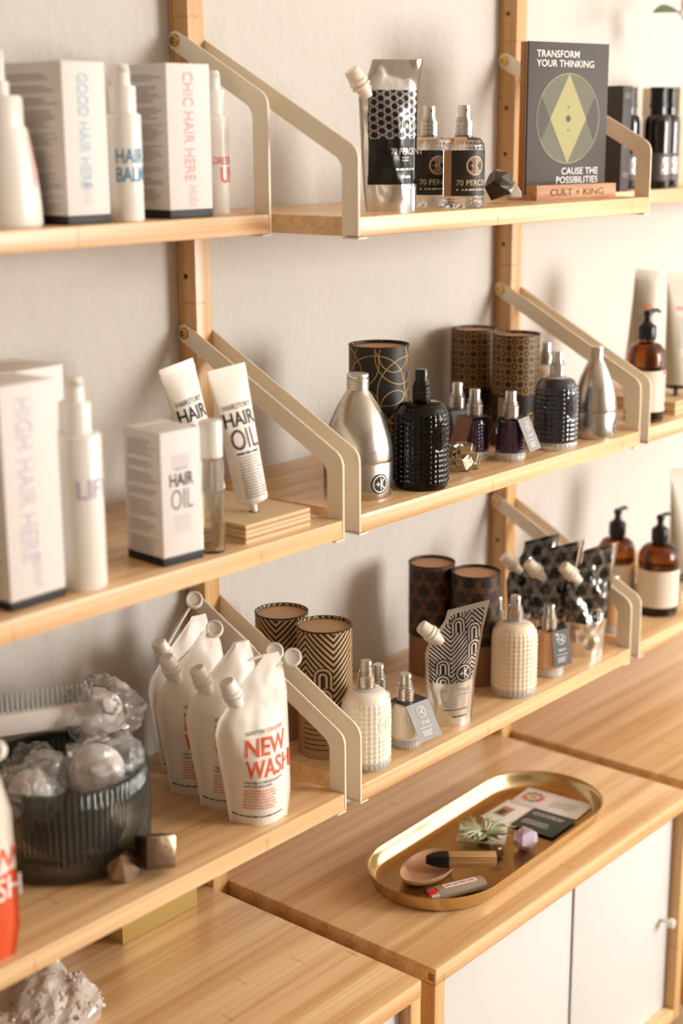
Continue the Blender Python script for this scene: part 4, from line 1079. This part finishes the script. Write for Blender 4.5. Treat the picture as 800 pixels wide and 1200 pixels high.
def vine():
    t = thing('trailing_plant', 'green leafy sprig hanging into the top corner', 'plant', (0.955, -0.100, 1.151), 0)
    st = mat('plant_stem', '#b07a7c', 0.5); lf = mat('plant_leaf', '#4f6136', 0.45); lf2 = mat('plant_leaf_light', '#7d8a4a', 0.45)
    MB().tube([(-0.010, 0.0, -0.004), (0.0, 0, 0.004), (0.03, 0.02, 0.07), (0.06, 0.06, 0.16), (0.07, 0.0985, 0.22)], [0.0018, 0.002, 0.0024, 0.0028, 0.003], 8).build('stem', st, t)
    def leaf(loc, d, L, W, m):
        d = Vector(d).normalized(); s = d.cross(Vector((0, -0.5, 0.8))).normalized(); up = s.cross(d)
        b = MB(); vs, fs = [], []; n = 10
        for i in range(n+1):
            q = i/n; w_ = W*math.sin(PI*q**0.85)*0.5; c = d*L*q - up*L*0.12*q*q
            vs += [c - s*w_ + up*w_*0.3, c, c + s*w_ + up*w_*0.3]
        for i in range(n): fs += [(3*i, 3*i+1, 3*i+4, 3*i+3), (3*i+1, 3*i+2, 3*i+5, 3*i+4)]
        vs2 = [Vector(v) - up*0.0009 for v in vs]; k = len(vs)
        b.add([Vector(v) for v in vs] + vs2, fs + [tuple(q + k for q in f[::-1]) for f in fs])
        b.build('leaf', m, t, loc=loc, smooth=60)
    leaf((-0.010, 0, 0.0), (-1, -0.15, 0.03), 0.098, 0.022, lf)
    leaf((-0.004, 0, -0.002), (0.55, -0.2, -0.9), 0.055, 0.028, lf2)
    leaf((0.0, 0, 0.005), (1, -0.2, 0.5), 0.08, 0.024, lf)
    leaf((0.03, 0.02, 0.07), (1, -0.3, 0.4), 0.08, 0.024, lf)
    leaf((0.06, 0.06, 0.16), (0.3, -0.8, 0.1), 0.07, 0.022, lf2)
vine()

# ------------------------------------------------------------------ card stand on the top shelf
def card_stand():
    rz = -13; a = math.radians(rz); cx, cy = 0.4220, -0.1920
    t = thing('card_block', 'engraved oak block holding up the dark diamond card', 'card holder', (cx, cy, Z1), rz)
    W, D, H = 0.1440, 0.056, 0.019
    oak = mat('oak_block', '#b9855a', 0.55, bump=0.15, bscale=200); oak_m = oak
    nt = oak.node_tree; b = nt.nodes['Principled BSDF']; tc = nt.nodes.new('ShaderNodeTexCoord'); mp = nt.nodes.new('ShaderNodeMapping'); mp.inputs['Scale'].default_value = (14, 160, 160)
    n = nt.nodes.new('ShaderNodeTexNoise'); n.inputs['Scale'].default_value = 1; n.inputs['Detail'].default_value = 4
    nt.links.new(tc.outputs['Object'], mp.inputs[0]); nt.links.new(mp.outputs[0], n.inputs[0])
    X.nt = nt; f = ((X(n.outputs['Fac']) - 0.35)*2.2).max(0.0).min(1.0)
    nt.links.new(mixcol(nt, f, '#cf9c72', '#9a6440'), b.inputs['Base Color'])
    MB().box(0, W, 0, 0.020, 0, H).build('block_front', oak, t, bevel=0.0008)
    MB().box(0, W, 0.0200, 0.0385, 0, 0.007).build('slot_floor', oak, t)
    MB().box(0, W, 0.0385, D, 0, H).build('block_back', oak, t, bevel=0.0008)
    Ink().text('CULT + KING', W/2, 0.0055, 0.0082, 0.010, 1.36, 'c').on(on_front(0, 0, 0, 0.0002), 'engraved_lettering', mat('burnt_wood', '#6e4326', 0.8), t)
    # deck of cards standing in the slot
    R = Matrix.Rotation(a, 3, 'Z'); p = R @ Vector((0.0015, 0.0215, 0.0072))
    d = thing('printed_card', 'tall dark card printed with a gold diamond in a circle', 'card', (cx + p.x, cy + p.y, Z1 + 0.0072), rz)
    w, h = 0.1430, 0.1880
    gm = mat('dark_card_front', '#473f39', 0.6)
    MB().box(0, w, 0, 0.0036, 0, h).build('card_board', gm, d, bevel=0.0004)
    MB().box(0.0008, w-0.0008, 0.0037, 0.0058, 0.0004, h-0.0008).build('card_core', mat('card_core', '#cfc8bc', 0.6), d)
    MB().box(-0.0005, w, 0.0059, 0.0150, 0, h).build('wood_back', mat('orange_wood', '#b06f33', 0.5, bump=0.1, bscale=100), d, bevel=0.0006)
    cxx, cyy, r = w/2 + 0.000, h*0.500, 0.0560
    f1, f2, f3 = on_front(0, 0, 0, 0.0003), on_front(0, 0, 0, 0.0005), on_front(0, 0, 0, 0.0007)
    Ink().disc(cxx, cyy, r, 64).on(f1, 'olive_disc', mat('olive_print', '#5d583d', 0.55), d)
    for s in (-1, 1):    # the two dark side lenses
        Ink().poly([(cxx + s*0.0325, cyy), (cxx + s*r*0.86, cyy + r*0.50), (cxx + s*r*0.965, cyy + r*0.25), (cxx + s*r, cyy), (cxx + s*r*0.965, cyy - r*0.25), (cxx + s*r*0.86, cyy - r*0.50)]).on(f2, 'dark_lens', gm, d)
    Ink().ring(cxx, cyy, r, 0.0009, 72).on(f2, 'ring', mat('olive_gold_print', '#8c8352', 0.5, 0.2), d)
    Ink().poly([(cxx, cyy + r), (cxx + 0.0325, cyy), (cxx, cyy - r), (cxx - 0.0325, cyy)]).on(f2, 'gold_diamond', mat('gold_foil', '#8b8249', 0.5, 0.15), d)
    k = Ink().disc(cxx, cyy, 0.0042)
    for s in (-1, 1): k.line((cxx - 0.0028, cyy + s*0.0145), (cxx + 0.0028, cyy + s*0.0145), 0.0006).line((cxx, cyy + s*0.0145 - 0.0028), (cxx, cyy + s*0.0145 + 0.0028), 0.0006)
    k.on(f3, 'centre_mark', gm, d)
    Ink().text('TRANSFORM', 0.0135, h - 0.0185, 0.0084, 0.003, 1.08, 'l').text('YOUR THINKING', 0.0135, h - 0.0300, 0.0084, 0.003, 1.08, 'l').text('CAUSE THE', w - 0.0140, 0.0240, 0.0084, 0.003, 1.08, 'r').text('POSSIBILITIES', w - 0.0140, 0.0128, 0.0084, 0.003, 1.08, 'r').on(f1, 'lettering', WHITE_PR, d)
card_stand()

# ------------------------------------------------------------------ minerals
def hull(pts, name, m, t, smooth=0, bevel=0.0):
    bm = bmesh.new()
    for p in pts: bm.verts.new(p)
    r = bmesh.ops.convex_hull(bm, input=bm.verts)
    bmesh.ops.delete(bm, geom=[v for v in bm.verts if not v.link_faces], context='VERTS')
    if bevel: bmesh.ops.bevel(bm, geom=list(bm.edges), offset=bevel, segments=1, affect='EDGES')
    me = bpy.data.meshes.new(name); bm.to_mesh(me); bm.free(); me.materials.append(m)
    o = bpy.data.objects.new(name, me); C.objects.link(o); o.parent = t
    return o
def blob(R, n, sx, sy, sz, c=(0, 0, 0)):
    out = []
    while len(out) < n:
        v = Vector((R.gauss(0, 1), R.gauss(0, 1), R.gauss(0, 1))).normalized()*R.uniform(0.85, 1.0)
        out.append((c[0] + v.x*sx, c[1] + v.y*sy, max(0.0, c[2] + v.z*sz)))
    return out
R_ = random.Random(5)
t = thing('smoky_quartz', 'dark smoky quartz crystal with a clear tip on the top shelf', 'crystal', (0.345, -0.186, Z1), -20)
hull(blob(R_, 26, 0.0215, 0.017, 0.022, (0, 0, 0.020)), 'dark_crystal', mat('smoky_mineral', '#2a1a10', 0.08, trans=0.35, coat=0.5), t)
hull(blob(R_, 16, 0.013, 0.011, 0.0135, (0.021, -0.004, 0.0130)), 'clear_tip', mat('clear_mineral', '#d8cabc', 0.12, trans=0.3, coat=0.4), t)
PYR = mat('pyrite_metal', '#c6bcaa', 0.22, 1.0, bump=0.3, bscale=250)
def cube_lump(t, R, n, s, spread, zs):
    b = MB()
    for i in range(n):
        a = R.uniform(0.35, 1.0)*s; c = Vector((R.uniform(-1, 1)*spread[0], R.uniform(-1, 1)*spread[1], 0))
        M = Matrix.Rotation(R.uniform(0, 6), 3, 'Z') @ Matrix.Rotation(R.uniform(0, 6), 3, 'X')
        c.z = R.uniform(0.25, 1)*zs
        vs = [M @ Vector((x*a, y*a, q*a)) + c for q in (-.5, .5) for y in (-.5, .5) for x in (-.5, .5)]
        mz = min(v.z for v in vs)
        if mz < 0: vs = [v - Vector((0, 0, mz)) for v in vs]
        b.add(vs, [(0, 2, 3, 1), (4, 5, 7, 6), (0, 1, 5, 4), (2, 6, 7, 3), (0, 4, 6, 2), (1, 3, 7, 5)])
    return b
t = thing('pyrite_lump', 'small glittering pyrite lump beside the black studded bottle', 'mineral', (0.250, -0.205, Z2), 10)
cube_lump(t, random.Random(3), 26, 0.017, (0.014, 0.010), 0.026).build('metal_cubes', PYR, t, smooth=0, merge=False, bevel=0.0008)
t = thing('bronze_crystal', 'dark bronze metallic crystal lump in front of the ribbed jar', 'mineral', (-0.3070, -0.2180, Z3), -12)
BRZ = mat('bronze_mineral', '#7f6a55', 0.27, 0.95, bump=0.4, bscale=60)
M = Matrix.Rotation(math.radians(-2), 3, 'Z') @ Matrix.Rotation(math.radians(-18), 3, 'X') @ Matrix.Rotation(math.radians(12), 3, 'Y')
vs = [M @ Vector((x*0.0165, y*0.015, q*0.0165)) for q in (-1, 1) for y in (-1, 1) for x in (-1, 1)]; mz = min(v.z for v in vs)
vs = [v + Vector((0.017, 0.0, -mz)) for v in vs]
MB().add(vs, [(0, 2, 3, 1), (4, 5, 7, 6), (0, 1, 5, 4), (2, 6, 7, 3), (0, 4, 6, 2), (1, 3, 7, 5)]).build('crystal_block', BRZ, t, bevel=0.0022)
hull(blob(random.Random(17), 14, 0.025, 0.017, 0.020, (-0.016, 0.0, 0.018)), 'fractured_block', BRZ, t)
def quartz():
    t = thing('quartz_cluster', 'rough pale quartz cluster on the nearest cabinet top', 'crystal', (-0.3550, -0.1080, ZK), 20)
    R = random.Random(9); b = MB(); qm = mat('rough_quartz', '#dccdc0', 0.25, trans=0.3, coat=0.3, bump=0.3, bscale=150)
    n1, n2 = 36, 18; vs, fs = [], []
    for j in range(n2+1):
        ph = PI/2*j/n2
        for i in range(n1):
            th = 2*PI*i/n1; d = Vector((math.cos(th)*math.cos(ph), math.sin(th)*math.cos(ph), math.sin(ph)))
            r = 1 + 0.26*noise.noise(d*2.4) + 0.07*noise.noise(d*6)
            vs.append((d.x*0.072*r, d.y*0.052*r, d.z*0.062*r))
    for j in range(n2): fs += [(j*n1+i, j*n1+(i+1) % n1, (j+1)*n1+(i+1) % n1, (j+1)*n1+i) for i in range(n1)]
    fs.append(tuple(range(n1))[::-1])
    b.add(vs, fs); b.build('rock', qm, t, smooth=0)
    b = MB()
    for k in range(260):
        th, ph = R.uniform(0, 2*PI), math.asin(R.uniform(0.05, 1)); d = Vector((math.cos(th)*math.cos(ph), math.sin(th)*math.cos(ph), math.sin(ph)))
        r = 1 + 0.26*noise.noise(d*2.4) + 0.07*noise.noise(d*6); p = Vector((d.x*0.070*r, d.y*0.050*r, d.z*0.060*r)); s = R.uniform(0.003, 0.007)
        ax = (d + Vector((R.gauss(0, .4), R.gauss(0, .4), R.gauss(0, .4)))).normalized(); M = ax.to_track_quat('Z', 'Y').to_matrix()
        v6 = [p + M @ Vector((s*.5*math.cos(i*PI/3), s*.5*math.sin(i*PI/3), q)) for q in (-s, s*.35) for i in range(6)] + [p + M @ Vector((0, 0, s*.75))]
        b.add(v6, [(i, (i+1) % 6, 6+(i+1) % 6, 6+i) for i in range(6)] + [(6+i, 6+(i+1) % 6, 12) for i in range(6)])
    o = b.build('crystal_points', qm, t, smooth=0, merge=False); o['kind'] = 'stuff'
quartz()

# ------------------------------------------------------------------ ribbed jar with wrapped scalp brushes, low gold box
JX, JY, JR, JH = -0.3140, -0.1120, 0.0860, 0.098
def jar():
    t = thing('ribbed_glass_jar', 'wide smoked grey ribbed glass jar filled with wrapped brushes', 'jar', (JX, JY, Z3), 0)
    sm = mat('smoked_glass', '#808480', 0.05); nt = sm.node_tree; out = nt.nodes['Material Output']
    tr = nt.nodes.new('ShaderNodeBsdfTransparent'); tr.inputs[0].default_value = (0.60, 0.62, 0.59, 1); gl = nt.nodes.new('ShaderNodeBsdfGlossy'); gl.inputs['Roughness'].default_value = 0.06
    df = nt.nodes.new('ShaderNodeBsdfDiffuse'); df.inputs[0].default_value = hx('#6d706b'); m0 = nt.nodes.new('ShaderNodeMixShader'); m0.inputs[0].default_value = 0.22
    fr = nt.nodes.new('ShaderNodeFresnel'); fr.inputs['IOR'].default_value = 1.5; mx = nt.nodes.new('ShaderNodeMixShader')
    nt.links.new(tr.outputs[0], m0.inputs[1]); nt.links.new(df.outputs[0], m0.inputs[2])
    nt.links.new(fr.outputs[0], mx.inputs[0]); nt.links.new(m0.outputs[0], mx.inputs[1]); nt.links.new(gl.outputs[0], mx.inputs[2]); nt.links.new(mx.outputs[0], out.inputs[0])
    n = 84*4; vs, fs = [], []
    rings = [(JR*0.90, 0.0), (JR*0.97, 0.003), (JR, 0.009), (JR, JH*0.5), (JR, JH-0.003), (JR-0.0015, JH), (JR-0.0045, JH-0.001), (JR-0.0050, JH*0.5), (JR-0.0050, 0.010), (JR-0.012, 0.006)]
    for j, (r, z_) in enumerate(rings):
        for i in range(n):
            a = 2*PI*i/n; rr = r + (0.0022*abs(math.sin(PI*i/4)) if 2 <= j <= 4 else 0)
            vs.append((rr*math.cos(a), rr*math.sin(a), z_))
    k = len(rings)
    for j in range(k-1): fs += [(j*n+i, j*n+(i+1) % n, (j+1)*n+(i+1) % n, (j+1)*n+i) for i in range(n)]
    fs += [tuple(range(n))[::-1], tuple((k-1)*n+i for i in range(n))]
    MB().add(vs, fs).build('glass_wall', sm, t, smooth=70)
jar()
FILM = mat('cellophane', '#ffffff', 0.05)
def cello():
    nt = FILM.node_tree; b = nt.nodes['Principled BSDF']; out = nt.nodes['Material Output']
    tr = nt.nodes.new('ShaderNodeBsdfTransparent'); gl = nt.nodes.new('ShaderNodeBsdfGlossy'); gl.inputs['Roughness'].default_value = 0.12
    fr = nt.nodes.new('ShaderNodeFresnel'); fr.inputs['IOR'].default_value = 1.55
    mx = nt.nodes.new('ShaderNodeMixShader'); nt.links.new(fr.outputs[0], mx.inputs[0]); nt.links.new(tr.outputs[0], mx.inputs[1]); nt.links.new(gl.outputs[0], mx.inputs[2])
    df = nt.nodes.new('ShaderNodeBsdfDiffuse'); df.inputs[0].default_value = hx('#f2efea')
    m2 = nt.nodes.new('ShaderNodeMixShader'); m2.inputs[0].default_value = 0.14
    nt.links.new(mx.outputs[0], m2.inputs[1]); nt.links.new(df.outputs[0], m2.inputs[2]); nt.links.new(m2.outputs[0], out.inputs[0])
cello()
BRUSH = mat('frosted_silicone', '#f1e9e4', 0.35, sss=0.2)
def wrapped_brush(label, loc, rx, ry, rz, seed, s=1.0, film=True):
    t = thing('wrapped_scalp_brush', label, 'brush', loc, 0, 'cellophane wrapped scalp brushes'); t.rotation_euler = tuple(map(math.radians, (rx, ry, rz)))
    bd = MB().lathe([(0, 0.012), (0.018*s, 0.011), (0.030*s, 0.006), (0.034*s, 0), (0.033*s, -0.004), (0, -0.004)], 36).build('brush_pad', BRUSH, t)
    MB().lathe([(0, 0.012), (0.006, 0.012), (0.005, 0.022), (0.011, 0.026), (0.011, 0.031), (0, 0.033)], 20).build('grip', BRUSH, bd)
    b = MB(); R = random.Random(seed)
    for ring, k in ((0.008, 6), (0.017, 12), (0.026, 18)):
        for i in range(k):
            a = 2*PI*i/k; b.tube([(ring*s*math.cos(a), ring*s*math.sin(a), -0.004), (ring*s*math.cos(a)*1.06, ring*s*math.sin(a)*1.06, -0.020)], [0.0019, 0.0010], 6)
    o = b.build('bristles', BRUSH, bd, merge=False); o['kind'] = 'stuff'
    if film:
        bm = bmesh.new(); bmesh.ops.create_icosphere(bm, subdivisions=5, radius=1.0); off = Vector((seed*1.37, 0, 0))
        for v in bm.verts:
            d = v.co.normalized(); q = 1.0
            for f_, a_ in ((1.3, 0.26), (2.6, 0.17), (5.5, 0.055)): q += a_*(0.5 - 1.8*abs(noise.noise(d*f_ + off*(1 + f_))))
            tail = max(0.0, d.x*0.8 + d.y*0.6)**6*0.45
            v.co = Vector((d.x*0.043*s*(q + tail), d.y*0.041*s*(q + tail), 0.004 + d.z*0.034*q))
        me = bpy.data.meshes.new('wrapper'); bm.to_mesh(me); bm.free(); me.materials.append(FILM)
        me.polygons.foreach_set('use_smooth', [True]*len(me.polygons)); me.set_sharp_from_angle(angle=math.radians(50))
        o = bpy.data.objects.new('wrapper', me); C.objects.link(o); o.parent = t
for lab, x, y, zz, rx, ry, rz, s in (('wrapped scalp brush tilted over the jar front rim, largest in view', -0.3000, -0.1500, 0.093, 58, 8, -35, 0.84),
                                    ('wrapped scalp brush leaning out beside the jar rim and refill pouches', -0.2500, -0.0980, 0.128, 50, 30, -30, 0.84),
                                    ('wrapped scalp brush low in the jar beside the orange pouch', -0.3660, -0.1250, 0.085, 60, -20, -50, 0.72),
                                    ('wrapped scalp brush lying under the comb at the back of the jar', -0.3250, -0.0720, 0.068, 20, 10, 30, 0.80)):
    wrapped_brush(lab, (x, y, Z3 + zz), rx, ry, rz, int(abs(x)*1000), s)
def comb():
    t = thing('scalp_comb', 'long frosted comb lying across the jar with its teeth upward', 'comb', (-0.3050, -0.0780, Z3 + 0.132), -28)
    MB().box(-0.085, 0.062, -0.007, 0.007, -0.010, 0.014).build('comb_bar', BRUSH, t, bevel=0.005)
    b = MB()
    for i in range(22):
        x_ = -0.060 + i*0.0052; b.tube([(x_, 0, 0.013), (x_, 0.001, 0.034)], [0.0017, 0.0008], 6)
    o = b.build('teeth', mat('pale_blue_frost', '#d5dbdb', 0.3, trans=0.4), t, merge=False); o['kind'] = 'stuff'
comb()
t = thing('low_gold_box', 'low gold toned box under the lowest shelf near the cabinet back', 'box', (-0.1297, -0.0465, ZK), 0)
gb = mat('gold_lacquer', '#c2a866', 0.4, 0.35)
MB().box(-0.0600, 0.0605, 0, 0.042, 0, 0.125).build('box_body', gb, t, bevel=0.001)
MB().box(-0.0605, 0.0610, -0.0004, 0.0424, 0.1255, 0.145).build('box_lid', gb, t, bevel=0.001)

# ------------------------------------------------------------------ brass tray and what lies in it
TX, TY, TRZ = 0.290, -0.2300, 2.2
def stadium(a, b, n=28):
    out = []
    for i in range(n+1): q = -PI/2 + PI*i/n; out.append((a - b + b*math.cos(q), b*math.sin(q)))
    for i in range(n+1): q = PI/2 + PI*i/n; out.append((-(a - b) + b*math.cos(q), b*math.sin(q)))
    return out
def tray():
    t = thing('oval_tray', 'long oval brass tray on the bamboo cabinet top', 'tray', (TX, TY, ZK), TRZ)
    A, B = 0.2110, 0.0880
    prof = [(0.016, 0.0), (0.010, 0.001), (0.0055, 0.006), (0.0015, 0.020), (0.0, 0.0225), (-0.0006, 0.0232), (0.0004, 0.0238), (0.0020, 0.0226), (0.0040, 0.0175), (0.0080, 0.0065), (0.0125, 0.0026), (0.0190, 0.0016)]
    vs, fs = [], []; n = None
    for ins, z_ in prof:
        o = stadium(A - ins, B - ins); n = len(o); vs += [(x_, y_, z_) for x_, y_ in o]
    for j in range(len(prof)-1): fs += [(j*n+i, j*n+(i+1) % n, (j+1)*n+(i+1) % n, (j+1)*n+i) for i in range(n)]
    fs += [tuple(range(n))[::-1], tuple((len(prof)-1)*n+i for i in range(n))]
    MB().add(vs, fs).build('dish', TRAY, t, smooth=70)
tray()
zt = ZK + 0.0018
def card(name, label, corners, m, zq, th=0.0006):
    cx = sum(c[0] for c in corners)/4; cy = sum(c[1] for c in corners)/4
    e = Vector((corners[1][0]-corners[0][0], corners[1][1]-corners[0][1])); rz = math.degrees(math.atan2(e.y, e.x)); L = e.length
    g = Vector((corners[3][0]-corners[0][0], corners[3][1]-corners[0][1])); D_ = abs(g.x*e.y - g.y*e.x)/L
    t = thing(name, label, 'card', (cx, cy, zq), rz)
    MB().box(-L/2, L/2, -D_/2, D_/2, 0, th).build('card_sheet', m, t, bevel=0.0001)
    return t, L, D_, th
t, L, D_, th = card('business_card', 'white card with a ring of coloured dots lying in the tray', ((0.413, -0.182), (0.422, -0.284), (0.475, -0.273), (0.468, -0.172)), WHITE_PR, zt + 0.0014)
DOTC = ('#e2725b', '#e8a13c', '#5b9bd0', '#d95a7a', '#7fae6a', '#e8b9a0')
for i in range(10):
    a = 2*PI*i/10; Ink().disc(-0.030 + 0.0125*math.cos(a), 0.002 + 0.0125*math.sin(a), 0.0042, 12).on(on_top(th + 0.0003), 'dot', mat('dot_%d' % (i % 6), DOTC[i % 6], 0.5), t)
Ink().disc(-0.030, 0.002, 0.005, 14).on(on_top(th + 0.0003), 'dot', mat('dot_1', DOTC[1], 0.5), t)
Ink().prose(0.0, 0.04, 0.008, 5, 0.0045, 0.0012, 4, 0.2).on(on_top(th + 0.0003), 'fine_print', GREY_PR, t)
t, L, D_, th = card('green_card', 'dark green card with fine white print in the tray', ((0.349, -0.221), (0.352, -0.286), (0.422, -0.283), (0.414, -0.219)), mat('dark_green_card', '#45524c', 0.5), zt + 0.0022)
Ink().prose(-0.026, 0.024, 0.022, 2, 0.0055, 0.0018, 4, 0.2).prose(-0.026, 0.020, -0.004, 3, 0.0048, 0.0014, 6, 0.2).on(on_top(th + 0.0003), 'fine_print', WHITE_PR, t)
t, L, D_, th = card('photo_card', 'small pale card with a tiny picture print beside the green card', ((0.351, -0.172), (0.351, -0.218), (0.408, -0.218), (0.420, -0.180)), WHITE_PR, zt + 0.0006)
Ink().rect(-0.016, 0.002, -0.016, 0.014, 2).on(on_top(th + 0.0003), 'picture', mat('picture_tan', '#b98f74', 0.5), t); Ink().rect(-0.013, -0.003, -0.012, 0.004, 2).on(on_top(th + 0.0005), 'picture_dark', mat('picture_dark', '#4f4a44', 0.5), t)
t, L, D_, th = card('white_card', 'plain white card under the air plant', ((0.268, -0.190), (0.300, -0.246), (0.345, -0.222), (0.313, -0.166)), WHITE_PR, zt)
def air_plant():
    t = thing('air_plant', 'spiky green air plant lying on the white card', 'plant', (0.293, -0.2180, zt + 0.0012), 0)
    R = random.Random(12); ms = [mat('air_leaf_%d' % i, c, 0.55) for i, c in enumerate(('#a3ab80', '#c3c79e', '#87936a', '#d2d0aa'))]
    MB().lathe([(0, 0), (0.007, 0.001), (0.009, 0.006), (0.005, 0.012), (0, 0.013)], 14).build('root_ball', mat('plant_root', '#6b5134', 0.8), t)
    vars_ = []
    for k in range(6):
        L_ = R.uniform(0.032, 0.050); up = R.uniform(0.25, 1.1); b = MB(); pts = []
        for i in range(8):
            q = i/7; pts.append((L_*q*math.cos(up*(1-q*0.9)), 0.006*math.sin(q*3 + k), 0.007 + L_*0.75*q*math.sin(up*(1 - q*0.55))))
        b.tube(pts, [0.0020*(1 - q/7)**0.8 + 0.0003 for q in range(8)], 5)
        vars_.append(b.mesh('leaf'))
    for i in range(72):
        me = vars_[i % 6] if i < 6 else vars_[i % 6]
        if i < 6: me.materials.append(ms[i % 4]); me.polygons.foreach_set('use_smooth', [True]*len(me.polygons))
        o = bpy.data.objects.new('leaf', me); C.objects.link(o); o.parent = t; o.rotation_euler = (0, 0, R.uniform(0, 2*PI)); o.scale = [R.uniform(0.7, 1.05)]*3
air_plant()
t = thing('amethyst', 'pale purple amethyst chunk lying in the tray', 'crystal', (0.313, -0.2710, zt), 15)
am = mat('amethyst_mineral', '#d6bfd2', 0.15, trans=0.3, coat=0.3)
R_ = random.Random(21); hull(blob(R_, 40, 0.025, 0.018, 0.014, (0, 0, 0.012)), 'crystal_body', am, t)
hull(blob(R_, 18, 0.013, 0.011, 0.011, (0.004, 0.004, 0.018)), 'crystal_peak', am, t)
t = thing('polished_stone', 'small brown glassy stone behind the burnt stick', 'stone', (0.268, -0.2560, zt), 20)
hull(blob(random.Random(4), 30, 0.016, 0.011, 0.008, (0, 0, 0.0075)), 'stone_body', mat('brown_agate', '#6f4a30', 0.08, trans=0.4, coat=0.5), t)
def oval_dish():
    t = thing('wooden_dish', 'small oval wooden dish under the burnt stick', 'dish', (0.168, -0.2180, zt), 8)
    m = mat('dish_wood', '#b98c6a', 0.55, bump=0.15, bscale=120)
    prof = [(0, 0.0), (0.6, 0.0), (0.85, 0.004), (1.0, 0.0115), (0.985, 0.013), (0.93, 0.0115), (0.78, 0.0065), (0.5, 0.004), (0, 0.0036)]
    b = MB(); vs, fs = [], []; n = 48
    for k, z_ in prof:
        for i in range(n):
            a = 2*PI*i/n; vs.append((0.050*k*math.cos(a), 0.030*k*math.sin(a)*(1 + 0.12*math.cos(a)), z_ + 0.003*k*math.cos(2*a)*0.5))
    for j in range(len(prof)-1): fs += [(j*n+i, j*n+(i+1) % n, (j+1)*n+(i+1) % n, (j+1)*n+i) for i in range(n)]
    mz = min(v[2] for v in vs); vs = [(x_, y_, z_ - mz) for x_, y_, z_ in vs]
    b.add(vs, fs).build('dish_body', m, t, smooth=80)
oval_dish()
def stick():
    t = thing('palo_stick', 'wooden incense stick with a burnt black end on the oval dish', 'stick', (0.1960, -0.2490, zt + 0.0135), -50)
    wd_ = mat('stick_wood', '#c79a62', 0.6, bump=0.3, bscale=90); ch = mat('charred_wood', '#14110f', 0.85, bump=0.6, bscale=160)
    nt = wd_.node_tree; tc = nt.nodes.new('ShaderNodeTexCoord'); mp = nt.nodes.new('ShaderNodeMapping'); mp.inputs['Scale'].default_value = (10, 300, 300); n = nt.nodes.new('ShaderNodeTexNoise'); n.inputs['Scale'].default_value = 1
    nt.links.new(tc.outputs['Object'], mp.inputs[0]); nt.links.new(mp.outputs[0], n.inputs[0]); X.nt = nt
    nt.links.new(mixcol(nt, ((X(n.outputs['Fac']) - 0.3)*2.2).max(0.0).min(1.0), '#d9b27a', '#9c6c3a'), nt.nodes['Principled BSDF'].inputs['Base Color'])
    b = MB(); 
    MB().box(-0.014, 0.046, -0.008, 0.008, 0, 0.0155).build('wood_end', wd_, t, bevel=0.0008)
    R = random.Random(2); pts = []
    for x_ in (-0.0142, -0.024, -0.034, -0.043):
        k = 1.02 if x_ > -0.02 else (1.0 if x_ > -0.03 else (0.85 if x_ > -0.04 else 0.5))
        for y_, z_ in ((-0.008, 0), (0.008, 0), (0.008, 0.0155), (-0.008, 0.0155)): pts.append((x_ + R.uniform(-.001, .001), y_*k, 0.0078 + (z_ - 0.0078)*k))
    hull(pts, 'burnt_end', ch, t, bevel=0.0004)
stick()
def lighter():
    t = thing('lighter', 'taupe pocket lighter with a red button beside the oval dish', 'lighter', (0.150, -0.2750, zt + 0.0008), -24)
    Mr = Matrix.Rotation(PI/2, 3, 'Y')
    body = mat('taupe_plastic', '#a3917f', 0.35); e = [(0.0120*math.cos(2*PI*i/28), 0.0072 + 0.0072*math.sin(2*PI*i/28)) for i in range(28)]
    MB().prism(e, -0.026, 0.040, 'x').build('case', body, t, smooth=60, bevel=0.0005)
    MB().prism([(a*0.97, b*0.97 + 0.0002) for a, b in e], -0.038, -0.0262, 'x').build('metal_hood', mat('lighter_metal', '#a8a19a', 0.25, 1.0), t, smooth=60)
    MB().box(-0.0405, -0.029, -0.0085, 0.001, 0.0095, 0.0150).build('red_button', mat('red_plastic', '#cf2b2b', 0.35), t, bevel=0.001)
    MB().lathe([(0, -0.003), (0.0042, -0.003), (0.0042, 0.003), (0, 0.003)], 18, M=Matrix.Rotation(PI/2, 3, 'X')).build('spark_wheel', STEEL, t, loc=(-0.0370, 0.0045, 0.0105))
    MB().box(-0.016, 0.030, -0.0042, 0.0042, 0.01405, 0.0146).build('paper_strip', WHITE_PR, t)
    Ink().prose(-0.014, 0.028, 0.0010, 1, 0.003, 0.0026, 3, 0).on(on_top(0.0149), 'red_print', mat('red_print', '#c8473c', 0.5), t)
lighter()
